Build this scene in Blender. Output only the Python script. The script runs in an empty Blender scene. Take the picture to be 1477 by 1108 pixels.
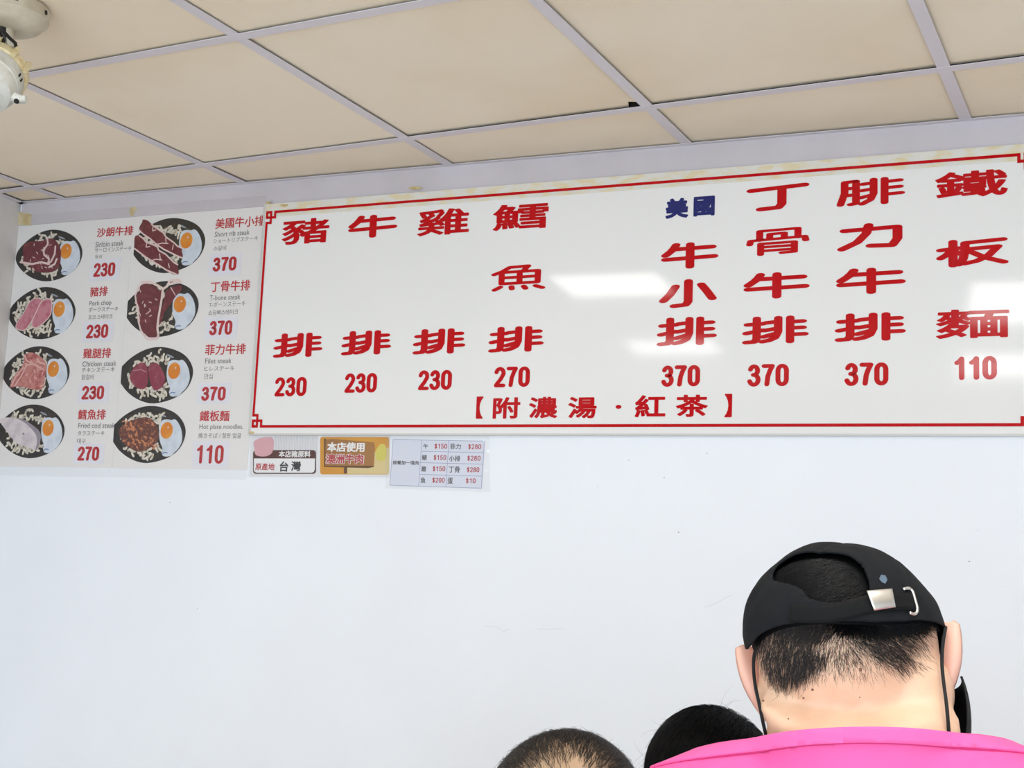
import bpy, bmesh, math, random
import numpy as np
from mathutils import Vector, Matrix, noise as mnoise
from mathutils.bvhtree import BVHTree
random.seed(7); rng = np.random.default_rng(7)
SC = bpy.context.scene; COL = SC.collection

# ------------------------------------------------------------ camera
W, H = 1477, 1108
FPX, YAW, PITCH, ROLL = 1859.3, -0.3977, 0.1433, 0.0443
ZC = 2.45                                   # underside of the ceiling grid
CAM = Vector((0.0, -2.7907, ZC - 0.9914))
_f = Vector((math.sin(YAW)*math.cos(PITCH), math.cos(YAW)*math.cos(PITCH), math.sin(PITCH)))
_r0 = Vector((math.cos(YAW), -math.sin(YAW), 0)); _u0 = _r0.cross(_f)
CR = math.cos(ROLL)*_r0 + math.sin(ROLL)*_u0
CU = -math.sin(ROLL)*_r0 + math.cos(ROLL)*_u0
CF = _f
cam = bpy.data.cameras.new('camera'); cam_o = bpy.data.objects.new('camera', cam); COL.objects.link(cam_o)
cam.sensor_fit = 'HORIZONTAL'; cam.sensor_width = 36; cam.lens = FPX/W*36; cam.clip_start = 0.05
M = Matrix((CR, CU, -CF)).transposed().to_4x4(); M.translation = CAM; cam_o.matrix_world = M
SC.camera = cam_o

# ------------------------------------------------------------ light and exposure
SC.view_settings.view_transform = 'Standard'; SC.view_settings.look = 'None'
SC.view_settings.gamma = 1; SC.view_settings.use_curve_mapping = False
SC.view_settings.exposure = 0.20
world = bpy.data.worlds.new('sky'); SC.world = world; world.use_nodes = True
world.node_tree.nodes['Background'].inputs[0].default_value = (0.70, 0.858, 1.0, 1)
world.node_tree.nodes['Background'].inputs[1].default_value = 3.6
LAMP = 8.0                                 # strength of the ceiling lights' diffusers
RX0, RX1, RY0 = -2.74, 3.4, -4.7            # room: left, right, shopfront
pl = bpy.data.lights.new('shopfront_portal', 'AREA'); pl.shape = 'RECTANGLE'; pl.size = 5.6; pl.size_y = 2.05
pl.cycles.is_portal = True
po = bpy.data.objects.new('shopfront_portal', pl); COL.objects.link(po)
po.location = ((RX0+RX1)/2, RY0-0.02, 1.12); po.rotation_euler = (math.pi/2, 0, 0)

# ------------------------------------------------------------ helpers
def ray(px, py):
    return (CR*((px-W/2)/FPX) + CU*((H/2-py)/FPX) + CF)
def at(px, py, Y=0.0):
    d = ray(px, py); return CAM + d*((Y-CAM.y)/d.y)
def onz(px, py, Z):
    d = ray(px, py); return CAM + d*((Z-CAM.z)/d.z)
def atd(px, py, dist):
    return CAM + ray(px, py).normalized()*dist
def pix(P):
    d = Vector(P)-CAM; z = d.dot(CF)
    return W/2+FPX*d.dot(CR)/z, H/2-FPX*d.dot(CU)/z
def lin(c):
    return tuple(((v/255)/12.92 if v/255 <= .04045 else ((v/255+.055)/1.055)**2.4) for v in c)
def mat(name, rgb, rough=.5, metal=0, spec=.5, sss=0, emit=0, noise=None, bump=None, srgb=True, coat=0):
    m = bpy.data.materials.new(name); m.use_nodes = True
    nt = m.node_tree; b = nt.nodes['Principled BSDF']
    c = lin(rgb) if srgb else rgb
    b.inputs['Base Color'].default_value = (*c, 1); b.inputs['Roughness'].default_value = rough
    b.inputs['Metallic'].default_value = metal; b.inputs['Specular IOR Level'].default_value = spec
    if coat: b.inputs['Coat Weight'].default_value = coat; b.inputs['Coat Roughness'].default_value = .04
    if sss:
        b.inputs['Subsurface Weight'].default_value = sss; b.inputs['Subsurface Radius'].default_value = (.008, .003, .0015)
        b.inputs['Subsurface Scale'].default_value = 1.0
    if emit:
        b.inputs['Emission Color'].default_value = (*c, 1); b.inputs['Emission Strength'].default_value = emit
    tc = nt.nodes.new('ShaderNodeTexCoord')
    if noise:                                   # (scale, second colour, low, high, detail[, stretch])
        n = nt.nodes.new('ShaderNodeTexNoise'); n.inputs['Scale'].default_value = noise[0]; n.inputs['Detail'].default_value = noise[4]
        mp = nt.nodes.new('ShaderNodeMapping'); nt.links.new(tc.outputs['Object'], mp.inputs[0])
        if len(noise) > 5: mp.inputs['Scale'].default_value = noise[5]
        nt.links.new(mp.outputs[0], n.inputs['Vector'])
        r = nt.nodes.new('ShaderNodeValToRGB'); r.color_ramp.elements[0].position = noise[2]; r.color_ramp.elements[1].position = noise[3]
        r.color_ramp.elements[0].color = (*c, 1); r.color_ramp.elements[1].color = (*lin(noise[1]), 1)
        nt.links.new(n.outputs['Fac'], r.inputs[0]); nt.links.new(r.outputs[0], b.inputs['Base Color'])
    if bump:                                    # (scale, strength, distance)
        n2 = nt.nodes.new('ShaderNodeTexNoise'); n2.inputs['Scale'].default_value = bump[0]; n2.inputs['Detail'].default_value = 6
        nt.links.new(tc.outputs['Object'], n2.inputs['Vector'])
        bp = nt.nodes.new('ShaderNodeBump'); bp.inputs['Strength'].default_value = bump[1]; bp.inputs['Distance'].default_value = bump[2]
        nt.links.new(n2.outputs['Fac'], bp.inputs['Height']); nt.links.new(bp.outputs[0], b.inputs['Normal'])
    return m
def tag(o, label=None, cat=None, group=None, kind=None):
    if label: o['label'] = label
    if cat: o['category'] = cat
    if group: o['group'] = group
    if kind: o['kind'] = kind
    return o
def obj(name, verts, faces, m, parent=None, smooth=False, mats=None, midx=None):
    me = bpy.data.meshes.new(name); me.from_pydata([tuple(v) for v in verts], [], [tuple(f) for f in faces]); me.update()
    for mm in (mats or [m]): me.materials.append(mm)
    if midx is not None: me.polygons.foreach_set('material_index', midx)
    if smooth: me.polygons.foreach_set('use_smooth', [True]*len(me.polygons))
    o = bpy.data.objects.new(name, me); COL.objects.link(o)
    if parent: o.parent = parent
    return o
def empty(name, loc=(0, 0, 0)):
    o = bpy.data.objects.new(name, None); COL.objects.link(o); o.location = loc; o.empty_display_size = .05
    return o
def keep(o, parent):                             # parent without moving (parent sits unrotated at its location)
    o.parent = parent; o.matrix_parent_inverse = Matrix.Translation(-parent.location)
    return o
class MB:
    def __init__(s): s.v = []; s.f = []
    def add(s, v, f):
        k = len(s.v); s.v += [tuple(p) for p in v]; s.f += [tuple(i+k for i in q) for q in f]
    def box(s, a, b):
        x0, y0, z0 = a; x1, y1, z1 = b
        s.add([(x0,y0,z0),(x1,y0,z0),(x1,y1,z0),(x0,y1,z0),(x0,y0,z1),(x1,y0,z1),(x1,y1,z1),(x0,y1,z1)],
              [(0,3,2,1),(4,5,6,7),(0,1,5,4),(1,2,6,5),(2,3,7,6),(3,0,4,7)])
    def prism(s, poly, y0, y1):                  # polygon in x,z extruded in y (y0 = front, nearer camera)
        n = len(poly)
        ar = sum(poly[i][0]*poly[(i+1) % n][1]-poly[(i+1) % n][0]*poly[i][1] for i in range(n))
        if ar < 0: poly = poly[::-1]
        s.add([(p[0], y0, p[1]) for p in poly]+[(p[0], y1, p[1]) for p in poly],
              [tuple(range(n)), tuple(range(2*n-1, n-1, -1))]+[(i+n, (i+1) % n+n, (i+1) % n, i) for i in range(n)])
    def tube(s, pts, rad, n=8, cap=True):
        pts = [Vector(p) for p in pts]; k0 = len(s.v); N = len(pts)
        rs = rad if isinstance(rad, (list, tuple)) else [rad]*N
        up = Vector((0.13, 0.21, 1)).normalized(); rings = []
        for i, p in enumerate(pts):
            t = (pts[min(i+1, N-1)]-pts[max(i-1, 0)]).normalized()
            a = t.cross(up)
            if a.length < 1e-4: a = t.cross(Vector((1, 0, 0)))
            a.normalize(); b = a.cross(t)
            rings.append([p+(a*math.cos(2*math.pi*j/n)+b*math.sin(2*math.pi*j/n))*rs[i] for j in range(n)])
        v = [q for r in rings for q in r]
        f = [(i*n+j, (i+1)*n+j, (i+1)*n+(j+1) % n, i*n+(j+1) % n) for i in range(N-1) for j in range(n)]
        if cap: f += [tuple(range(n)), tuple(range(N*n-1, (N-1)*n-1, -1))]
        s.add(v, f)
    def lathe(s, prof, O, ax, n=32):             # prof: (distance along ax, radius)
        ax = Vector(ax).normalized(); a = ax.cross(Vector((.3, .9, .2))).normalized(); b = ax.cross(a); O = Vector(O)
        v = [O+ax*h+(a*math.cos(2*math.pi*j/n)+b*math.sin(2*math.pi*j/n))*r for h, r in prof for j in range(n)]
        f = [(i*n+j, i*n+(j+1) % n, (i+1)*n+(j+1) % n, (i+1)*n+j) for i in range(len(prof)-1) for j in range(n)]
        f += [tuple(range(n-1, -1, -1)), tuple(range((len(prof)-1)*n, len(prof)*n))]
        s.add(v, f)
    def ellipsoid(s, C, R, rad, nu=24, nv=16):   # R: 3 axes
        C = Vector(C); v = []; f = []
        for i in range(nv+1):
            th = math.pi*i/nv
            for j in range(nu):
                ph = 2*math.pi*j/nu
                v.append(C+R[0]*(rad[0]*math.sin(th)*math.cos(ph))+R[1]*(rad[1]*math.sin(th)*math.sin(ph))+R[2]*(rad[2]*math.cos(th)))
        for i in range(nv):
            for j in range(nu):
                f.append((i*nu+j, (i+1)*nu+j, (i+1)*nu+(j+1) % nu, i*nu+(j+1) % nu))
        s.add(v, f)
    def build(s, name, m, parent=None, smooth=False):
        return obj(name, s.v, s.f, m, parent, smooth)
XYZ = (Vector((1, 0, 0)), Vector((0, 1, 0)), Vector((0, 0, 1)))

# ---- lettering: outlines of the built-in font, thickened with an elliptical pen
_ink = {}
def text_mesh(body):
    if body not in _ink:
        c = bpy.data.curves.new('t', 'FONT'); c.body = body; c.resolution_u = 3; c.fill_mode = 'FRONT'
        o = bpy.data.objects.new('t', c); COL.objects.link(o)
        dg = bpy.context.evaluated_depsgraph_get(); me = bpy.data.meshes.new_from_object(o.evaluated_get(dg))
        v = np.array([q.co[:2] for q in me.vertices]); f = [tuple(p.vertices) for p in me.polygons]
        cnt = {}
        for p in f:
            for i in range(len(p)):
                e = tuple(sorted((p[i], p[(i+1) % len(p)]))); cnt[e] = cnt.get(e, 0)+1
        ed = [e for e, k in cnt.items() if k == 1]
        bpy.data.objects.remove(o); bpy.data.curves.remove(c); bpy.data.meshes.remove(me)
        _ink[body] = (v, f, ed)
    return _ink[body]
def arc(cx, cz, rx, rz, a0, a1, n=10):
    return [(cx+rx*math.cos(math.radians(a0+(a1-a0)*i/n)), cz+rz*math.sin(math.radians(a0+(a1-a0)*i/n))) for i in range(n+1)]
DIG = {'0': [arc(.25, .74, .25, .26, 0, 180)+arc(.25, .26, .25, .26, 180, 360)+[(.5, .74)]],
       '1': [[(.34, 0), (.34, 1)], [(.34, .98), (.22, .86), (.08, .78)]],
       '2': [arc(.25, .74, .25, .26, 170, -20)+[(.3, .36), (.08, .12), (0, 0), (.52, 0)]],
       '3': [arc(.24, .76, .22, .24, 165, -80)+[(.2, .53)], [(.2, .53)]+arc(.24, .26, .26, .27, 80, -165)],
       '5': [[(.46, 1), (.09, 1), (.03, .5), (.12, .58)]+arc(.24, .31, .26, .31, 100, -160)],
       '7': [[(0, 1), (.5, 1), (.36, .75), (.24, .45), (.18, 0)]],
       '8': [arc(.25, .77, .21, .23, 0, 360, 16), arc(.25, .27, .26, .27, 0, 360, 16)],
       '$': [arc(.25, .74, .22, .2, 20, 260)+arc(.25, .3, .23, .22, 80, -160), [(.25, -.1), (.25, 1.08)]]}
HAN = {   # brush skeletons of the plain characters: thin horizontals, thick verticals, round ends
 '牛': [[(.22,1),(.15,.78),(0,.54)], [(.14,.80),(.96,.84)], [(0,.36),(1,.42)], [(.51,1),(.51,0)]],
 '排': [[(.02,.74),(.29,.77)], [(0,.38),(.29,.50)], [(.18,1),(.18,.14),(.14,.02),(0,0)], [(.34,.80),(.54,.84)], [(.31,.48),(.54,.56)], [(.30,.22),(.50,.34)], [(.55,1),(.55,.42),(.50,.18),(.40,.07),(.28,.02)],
        [(.755,1),(.755,0)], [(.755,.82),(.97,.83)], [(.755,.56),(.97,.57)], [(.755,.29),(1,.30)]],
 '小': [[(.51,1),(.51,.16),(.46,.04),(.22,0)], [(.25,.80),(.14,.48),(.0,.22)], [(.77,.84),(.88,.58),(1,.26)]],
 '丁': [[(0,.88),(1,1)], [(.58,.92),(.58,.2),(.52,.04),(.18,0)]],
 '力': [[(.04,.80),(.97,.86),(.97,.36),(.88,.08),(.5,.10)], [(.47,1),(.43,.65),(.27,.28),(0,0)]],
 '骨': [[(.18,.58),(.18,.96),(.86,1),(.86,.64)], [(.36,.64),(.36,.82),(.62,.84),(.62,.68)], [(0,.42),(.02,.58),(.98,.66),(1,.50)], [(.2,0),(.2,.44),(.8,.46),(.8,.06),(.58,.04)], [(.2,.30),(.8,.32)], [(.2,.15),(.8,.17)]],
 '板': [[(0,.66),(.31,.72)], [(.2,1),(.2,0)], [(.18,.64),(.10,.46),(0,.32)], [(.23,.58),(.31,.48)], [(.39,.92),(.99,1)], [(.39,.92),(.39,.58),(.36,.25),(.29,.03)], [(.45,.66),(.91,.72),(.76,.36),(.58,.15),(.38,.06)], [(.50,.52),(.70,.28),(1,.06)]],
 '腓': [[(.24,.97),(.07,.95),(.07,.5),(.0,.03)], [(.07,.95),(.26,.97),(.26,.06),(.17,.03)], [(.08,.68),(.25,.70)], [(.08,.40),(.25,.42)], [(.37,.83),(.54,.86)], [(.36,.57),(.54,.61)], [(.34,.28),(.51,.36)], [(.55,1),(.55,.42),(.50,.18),(.36,.02)],
        [(.73,1),(.73,.02)], [(.73,.87),(.98,.90)], [(.73,.62),(.98,.64)], [(.73,.36),(1,.38)]],
 '魚': [[(.0,.68),(.17,.80),(.32,.97),(.70,1),(.62,.84)], [(.16,.76),(.90,.78),(.90,.28),(.16,.26),(.16,.76)], [(.16,.52),(.90,.54)], [(.53,.78),(.53,.27)], [(.14,.12),(.02,0)], [(.37,.12),(.38,.02)], [(.62,.12),(.66,.02)], [(.86,.12),(1,.02)]]}
HPEN = {'排': (.0094, .0042), '骨': (.0080, .0030), '板': (.0094, .0041), '腓': (.0084, .0036), '魚': (.0080, .0036)}
def han_mesh(ch):
    v = []; ed = []
    for pl_ in HAN[ch]:
        b = len(v); v += pl_; ed += [(b+i, b+i+1) for i in range(len(pl_)-1)]
    return np.array(v), [], ed
def digits_mesh(s, adv=.84):
    key = '#'+s
    if key not in _ink:
        v = []; ed = []
        for k, ch in enumerate(s):
            for pl_ in DIG[ch]:
                b = len(v); v += [(x+k*adv, z) for x, z in pl_]; ed += [(b+i, b+i+1) for i in range(len(pl_)-1)]
        _ink[key] = (np.array(v), [], ed)
    return _ink[key]
def pen(v, f, ed, rx, ry, y, mb, n=10):
    """fills + outline drawn with an elliptical pen, in the plane y (facing -y)"""
    v = np.asarray(v, float)
    if len(f): mb.add([(p[0], y, p[1]) for p in v], f)
    if rx <= 0: return
    cs = [(math.cos(2*math.pi*i/n), math.sin(2*math.pi*i/n)) for i in range(n)]
    used = set()
    for k, (a, b) in enumerate(ed):
        A, B = v[a], v[b]; d = np.array([(B[0]-A[0])/rx, (B[1]-A[1])/ry]); L = math.hypot(*d)
        yy = y-2e-6*(1+k % 7)
        if L > 1e-9:
            d /= L; nx, nz = -d[1]*rx, d[0]*ry
            mb.add([(A[0]-nx, yy, A[1]-nz), (B[0]-nx, yy, B[1]-nz), (B[0]+nx, yy, B[1]+nz), (A[0]+nx, yy, A[1]+nz)], [(0, 1, 2, 3)])
        for q in (a, b):
            if q in used: continue
            used.add(q); P = v[q]; yq = y-2e-6*(9+q % 5)
            mb.add([(P[0]+rx*c, yq, P[1]+ry*s_) for c, s_ in cs], [tuple(range(n))])
def lettering(mb, s, x0, x1, yc, h, Y, rx=0., ry=0., digits=False, slope=0., han=False):
    """letters of s filling the box px x0..x1, height h px around yc, on the wall-parallel plane Y"""
    v, f, ed = han_mesh(s) if han else digits_mesh(s) if digits else text_mesh(s)
    lo, hi = v.min(0), v.max(0)
    xa, xb = at(x0, yc, Y).x, at(x1, yc, Y).x
    xm = (x0+x1)/2; zt, zb = at(xm, yc-h/2, Y).z, at(xm, yc+h/2, Y).z
    w_, h_ = hi-lo; w_ = max(w_, 1e-6); h_ = max(h_, 1e-6)
    q = (v-lo)/np.array([w_, h_])
    q = np.stack([xa+rx+q[:, 0]*(xb-xa-2*rx), zb+ry+q[:, 1]*(zt-zb-2*ry)], 1)
    if slope: q[:, 1] += (q[:, 0]-(xa+xb)/2)*slope
    pen(q, f, ed, rx, ry, Y, mb)
def strokes(mb, lines, rx, y):
    for L in lines:
        pen(np.array(L), [], [(i, i+1) for i in range(len(L)-1)], rx, rx, y, mb, 8)

# ------------------------------------------------------------ materials
m_wall = mat('wall_paint', (242, 244, 249), .55, noise=(3.0, (239, 240, 245), .35, .75, 8), bump=(220, .10, .002))
m_wall2 = mat('side_wall_paint', (226, 220, 216), .6, bump=(150, .1, .002))
m_floor = mat('floor_tile', (214, 200, 182), .35, noise=(6, (200, 184, 164), .4, .6, 4))
m_tile = mat('ceiling_tile', (241, 227, 206), .8, noise=(2.2, (230, 210, 180), .45, .85, 9), bump=(60, .08, .002))
m_bar = mat('grid_bar', (215, 208, 214), .45)
m_gapshade = mat('bar_gap_shade', (40, 30, 22), .9); m_dark = mat('plenum', (14, 10, 8), .9)  # first one: shade of the gap between bar and tile, put into colour
m_board = mat('board_white', (238, 235, 232), .07, spec=.45, noise=(1.2, (233, 231, 228), .3, .8, 3))
m_red = mat('board_red', (190, 0, 12), .07, spec=.3)
m_navy = mat('board_navy', (24, 34, 104), .07, spec=.45)
m_paper = mat('poster_paper', (238, 233, 230), .22, spec=.45)
m_pred = mat('poster_red', (196, 30, 40), .25); m_price = mat('price_red', (184, 10, 28), .25)
m_grey = mat('print_grey', (96, 92, 90), .3); m_blk = mat('print_black', (44, 42, 44), .3)
m_stick = mat('sticker', (232, 229, 236), .3)
m_yel = mat('yellowed_tape', (224, 208, 170), .35, noise=(26, (224, 220, 212), .38, .55, 5, (1, 1, 2.5)))
m_yel2 = mat('glue_stain', (188, 160, 98), .4, noise=(60, (214, 200, 164), .35, .65, 4))
m_alum = mat('film_edge', (206, 203, 198), .3)
def film_mat(mix=.035):
    m = bpy.data.materials.new('clear_film'); m.use_nodes = True; nt = m.node_tree; nt.nodes.clear()
    o = nt.nodes.new('ShaderNodeOutputMaterial'); t = nt.nodes.new('ShaderNodeBsdfTransparent'); g = nt.nodes.new('ShaderNodeBsdfGlossy')
    t.inputs[0].default_value = (.995, .995, .995, 1); g.inputs['Roughness'].default_value = .12
    mx = nt.nodes.new('ShaderNodeMixShader'); mx.inputs[0].default_value = mix
    nt.links.new(t.outputs[0], mx.inputs[1]); nt.links.new(g.outputs[0], mx.inputs[2]); nt.links.new(mx.outputs[0], o.inputs[0])
    return m
m_film = film_mat()

# ------------------------------------------------------------ room shell
YW = 0.010                                       # face of the menu wall
def struct(name, mb, m, parent=None):
    o = mb.build(name, m, parent); o['kind'] = 'structure'; return o
b = MB(); b.box((RX0-.1, YW, 0), (RX1+.1, YW+.1, ZC+.35)); struct('wall_back', b, m_wall)
m_wallshade = mat('upper_wall_shade', (208, 200, 205), .5, noise=(5, (200, 192, 194), .4, .7, 5), bump=(90, .1, .002))
b = MB(); b.box((RX0, YW-.005, ZC-.0665), (RX1, YW, ZC-.0005)); struct('painted_shade_1', b, m_wallshade)  # added strip; its greyer paint stands for dimmer light high on the wall
b = MB(); b.box((RX0-.1, RY0, -.1), (RX1+.1, YW+.1, 0)); struct('floor', b, m_floor)
TH = -0.0738; GX0, GD2, TX, TY = -2.5796, 0.1328, 0.606, 0.6223
cT, sT = math.cos(TH), math.sin(TH)
def G(i, j, z=0):                                # grid crossing (near right corner of the flange)
    return Vector((GX0+cT*TX*i+sT*TY*j, -GD2+sT*TX*i-cT*TY*j, ZC+z))
lc = onz(34.5, 291.9, ZC); l2 = onz(1.6, 278.7, ZC)
ld = (l2-lc); ld.z = 0; ld.normalize()
ld = Vector((sT, -cT, 0)) if ld.y > 0 else ld
LW = lc - Vector((.020, 0, 0))
pA = LW - ld*.2; pB = LW + ld*8.5
b = MB(); nrm = Vector((ld.y, -ld.x, 0))
if nrm.x > 0: nrm = -nrm
q = [pA, pB, pB+nrm*.1, pA+nrm*.1]
b.add([(p.x, p.y, z) for z in (0, ZC+.35) for p in q], [(0,1,2,3),(7,6,5,4),(0,4,5,1),(1,5,6,2),(2,6,7,3),(3,7,4,0)])
struct('wall_left', b, m_wall2)
b = MB(); b.box((RX1, RY0, 0), (RX1+.1, YW, ZC+.35)); struct('wall_right', b, m_wall2)
b = MB(); b.box((RX0-.6, RY0-.1, 2.2), (RX1+.1, RY0, ZC+.35)); b.box((RX0-1.2, RY0-.1, 0), (RX0+.2, RY0, 2.2)); b.box((RX1-.25, RY0-.1, 0), (RX1+.1, RY0, 2.2))
struct('wall_front', b, m_wall2)

# dropped ceiling: dark plenum board, white grid bars, cream tiles lying loose on the flanges
b = MB(); b.box((RX0-1.2, RY0, ZC+.12), (RX1+.1, YW+.05, ZC+.16)); ceil = struct('ceiling', b, m_dark)
FW = 0.025
# flange profile: bottom at ZC-0.001, top at ZC+0.001
def bar(P, Q, name='grid_bar', dz=0.0):
    d = (Q-P); d.z = 0; d.normalize(); n = Vector((-d.y, d.x, 0))
    for (a0, a1, z0, z1, nm, mm, up) in ((-FW/2, FW/2, -.0015+dz, dz, name, m_bar, ceil), (-FW/2+.0006, FW/2-.0006, dz, dz+.0003, 'bar_top_shade', m_gapshade, None), (-.001, .001, dz+.0003, .03, 'bar_web', m_gapshade, None)):  # flange top and web coloured dark as the gap's shade
        m_ = MB()
        pts = [P+n*a0, Q+n*a0, Q+n*a1, P+n*a1]
        m_.add([(p.x, p.y, ZC+z) for z in (z0, z1) for p in pts], [(3,2,1,0),(4,5,6,7),(0,1,5,4),(1,2,6,5),(2,3,7,6),(3,0,4,7)])
        o = m_.build(nm, mm, up or bo); bo = o if up else bo
    return bo
ex = Vector((cT, sT, 0)); ey = Vector((sT, -cT, 0))    # along rows, toward the room
def ctr(i, j): return G(i, j) - ex*(FW/2) - ey*(FW/2)
def to_wall(i):                                        # where depth bar i meets the menu wall
    p = ctr(i, 0); t = (YW-p.y)/(-ey.y); return p-ey*t
for i in range(0, 10): bar(to_wall(i), ctr(i, 10.2), dz=.0004)
for j in range(0, 11): bar(ctr(-.25, j), ctr(9.8, j), dz=-.0004)
# wall angles
b = MB(); b.box((RX0-.1, -.008, ZC-.0015), (RX1, YW, ZC)); b.box((RX0-.1, YW-.0015, ZC-.001), (RX1, YW+.001, ZC+.02)); b.build('wall_angle', m_bar, ceil)
b = MB(); n_ = -nrm
q = [pA, pB, pB+n_*.022, pA+n_*.022]
b.add([(p.x, p.y, z) for z in (ZC-.0015, ZC) for p in q], [(0,1,2,3),(7,6,5,4),(0,4,5,1),(1,5,6,2),(2,6,7,3),(3,7,4,0)]); b.build('wall_angle', m_bar, ceil)
LIGHTS = [(1.84, 1.53, .64, .56), (4.05, 2.0, .95, 1.2), (1.74, 3.65, .66, .55), (4.02, 4.40, .8, 1.1)]   # i, j, di, dj
def tile(poly, gap):
    z0, z1 = ZC+gap, ZC+gap+.009
    n = len(poly); m_ = MB()
    ar = sum(poly[k].x*poly[(k+1) % n].y-poly[(k+1) % n].x*poly[k].y for k in range(n))
    if ar < 0: poly = poly[::-1]
    m_.add([(p.x, p.y, z0) for p in poly]+[(p.x, p.y, z1) for p in poly],
           [tuple(range(n-1, -1, -1)), tuple(range(n, 2*n))]+[(k, (k+1) % n, (k+1) % n+n, k+n) for k in range(n)])
    return m_.build('ceiling_tile', m_tile, ceil)
for i in range(-1, 9):
    for j in range(-1, 10):
        g = .004
        def cc(a, c_): return ctr(i+a, j+c_)
        A, B, C_, D = cc(0, 0), cc(1, 0), cc(1, 1), cc(0, 1)     # A,B on the far side; C,D on the near side
        if i == -1:
            t = .24; A = ctr(-t, j); D = ctr(-t, j+1)
        if j == -1:
            A, B = to_wall(i if i >= 0 else -.24), to_wall(i+1)
            A = A+ey*.004; B = B+ey*.004
        s_ = .004
        poly = [A+ex*s_+ey*s_, B-ex*s_+ey*s_, C_-ex*s_-ey*s_, D+ex*s_-ey*s_]
        rise = .003+.0025*rng.random()
        if (i, j) == (2, 0):                                       # chipped corner at the far right of this tile
            far_r = poly[1]; poly = [poly[0], far_r-ex*.040, far_r-ex*.030+ey*.03, far_r+ey*.022-ex*.013, far_r+ey*.05, poly[2], poly[3]]
        tile(poly, rise)

# ceiling lights (out of the picture, seen as reflections in the glossy board)
m_diff = mat('light_diffuser', (255, 250, 244), .4, emit=LAMP); m_frame = mat('light_frame', (230, 230, 230), .4)
LBL = ['square white ceiling light nearest the menu wall on the left', 'long white ceiling light nearest the menu wall on the right',
       'square white ceiling light further back on the left', 'long white ceiling light further back on the right']
for (i, j, di, dj), lb in zip(LIGHTS, LBL):
    P = [ctr(i, j), ctr(i+di, j), ctr(i+di, j+dj), ctr(i, j+dj)]; c = sum(P, Vector())/4
    t = empty('ceiling_light', c); tag(t, lb, 'ceiling light', 'ceiling lights')
    for nm, k, z0, z1, mm in (('light_frame', 1.0, -.03, -.002, m_frame), ('diffuser', .94, -.034, -.03, m_diff)):
        q = [(p-c)*k for p in P]; m_ = MB()
        m_.add([(p.x, p.y, z) for z in (z0, z1) for p in q], [(0,1,2,3),(7,6,5,4),(0,4,5,1),(1,5,6,2),(2,6,7,3),(3,7,4,0)])
        m_.build(nm, mm, t)

# ------------------------------------------------------------ the big price board
BXL, BZT, BZB = -1.8998, ZC-.0671, ZC-.6743
BXR = at(1466, 224, 0).x+.062
c0 = Vector(((BXL+BXR)/2, 0.004, (BZT+BZB)/2))
b = MB(); b.box((BXL, 0, BZB), (BXR, .0095, BZT))
board = tag(empty('price_board', (BXL, YW, BZB)), 'large glossy white menu board with red Chinese dish names and prices in a red border', 'menu board')
def on(par, mb, name, m, label=None):
    o = mb.build(name, m); keep(o, par)
    if label: o['label'] = label
    return o
on(board, b, 'panel', m_board)
# aged clear tape round the edge
b = MB()
b.box((BXL-.001, -.0006, BZT-.034), (BXR, -.0001, BZT+.002)); on(board, b, 'edge_tape', m_yel, 'yellowed tape along the top edge')
b = MB(); b.box((BXL-.002, -.0008, BZB-.003), (BXR, .0098, BZB+.0015)); b.box((BXL-.003, -.0008, BZB), (BXL+.004, .0098, BZT)); on(board, b, 'edge_strip', m_alum)
for (px, py, w_, h_) in ((388, 293, 9, 3.5), (411, 297, 14, 3.5), (363, 624, 9, 3.5), (600, 272, 20, 4)):
    P = at(px, py, 0); n = 12; b = MB()
    b.prism([(P.x+w_*.0009*math.cos(2*math.pi*k/n)*(1+.3*math.sin(3*k)), P.z+h_*.0011*math.sin(2*math.pi*k/n)*(1+.3*math.cos(5*k))) for k in range(n)], -.0012, -.0006)
    on(board, b, 'glue_stain', m_yel2, 'brown glue stain')
# border with knotted corners
xL, zT = at(387, 310, 0).x, at(408, 306.5, 0).z
xR, zB = at(1463, 224, 0).x+.034, at(900, 614, 0).z
zT = (zT+at(1455, 224.5, 0).z)/2
u = .0125; th = .0034
def knot(x, z, sx, sz):
    return [(x, z-sz*2.3*u), (x+sx*u, z-sz*2.3*u), (x+sx*u, z), (x, z), (x, z-sz*1.15*u), (x+sx*2*u, z-sz*1.15*u), (x+sx*2*u, z)]
b = MB(); Yb = -.0010
path = knot(xL, zT, 1, 1) + knot(xR, zT, -1, 1)[::-1] + knot(xR, zB, -1, -1) + knot(xL, zB, 1, -1)[::-1]
for k in range(len(path)):
    p, q = path[k], path[(k+1) % len(path)]
    x0, x1 = sorted((p[0], q[0])); z0, z1 = sorted((p[1], q[1]))
    b.add([(x0-th, Yb-k*1e-6, z0-th), (x1+th, Yb-k*1e-6, z0-th), (x1+th, Yb-k*1e-6, z1+th), (x0-th, Yb-k*1e-6, z1+th)], [(0, 1, 2, 3)])
on(board, b, 'border', m_red)
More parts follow.
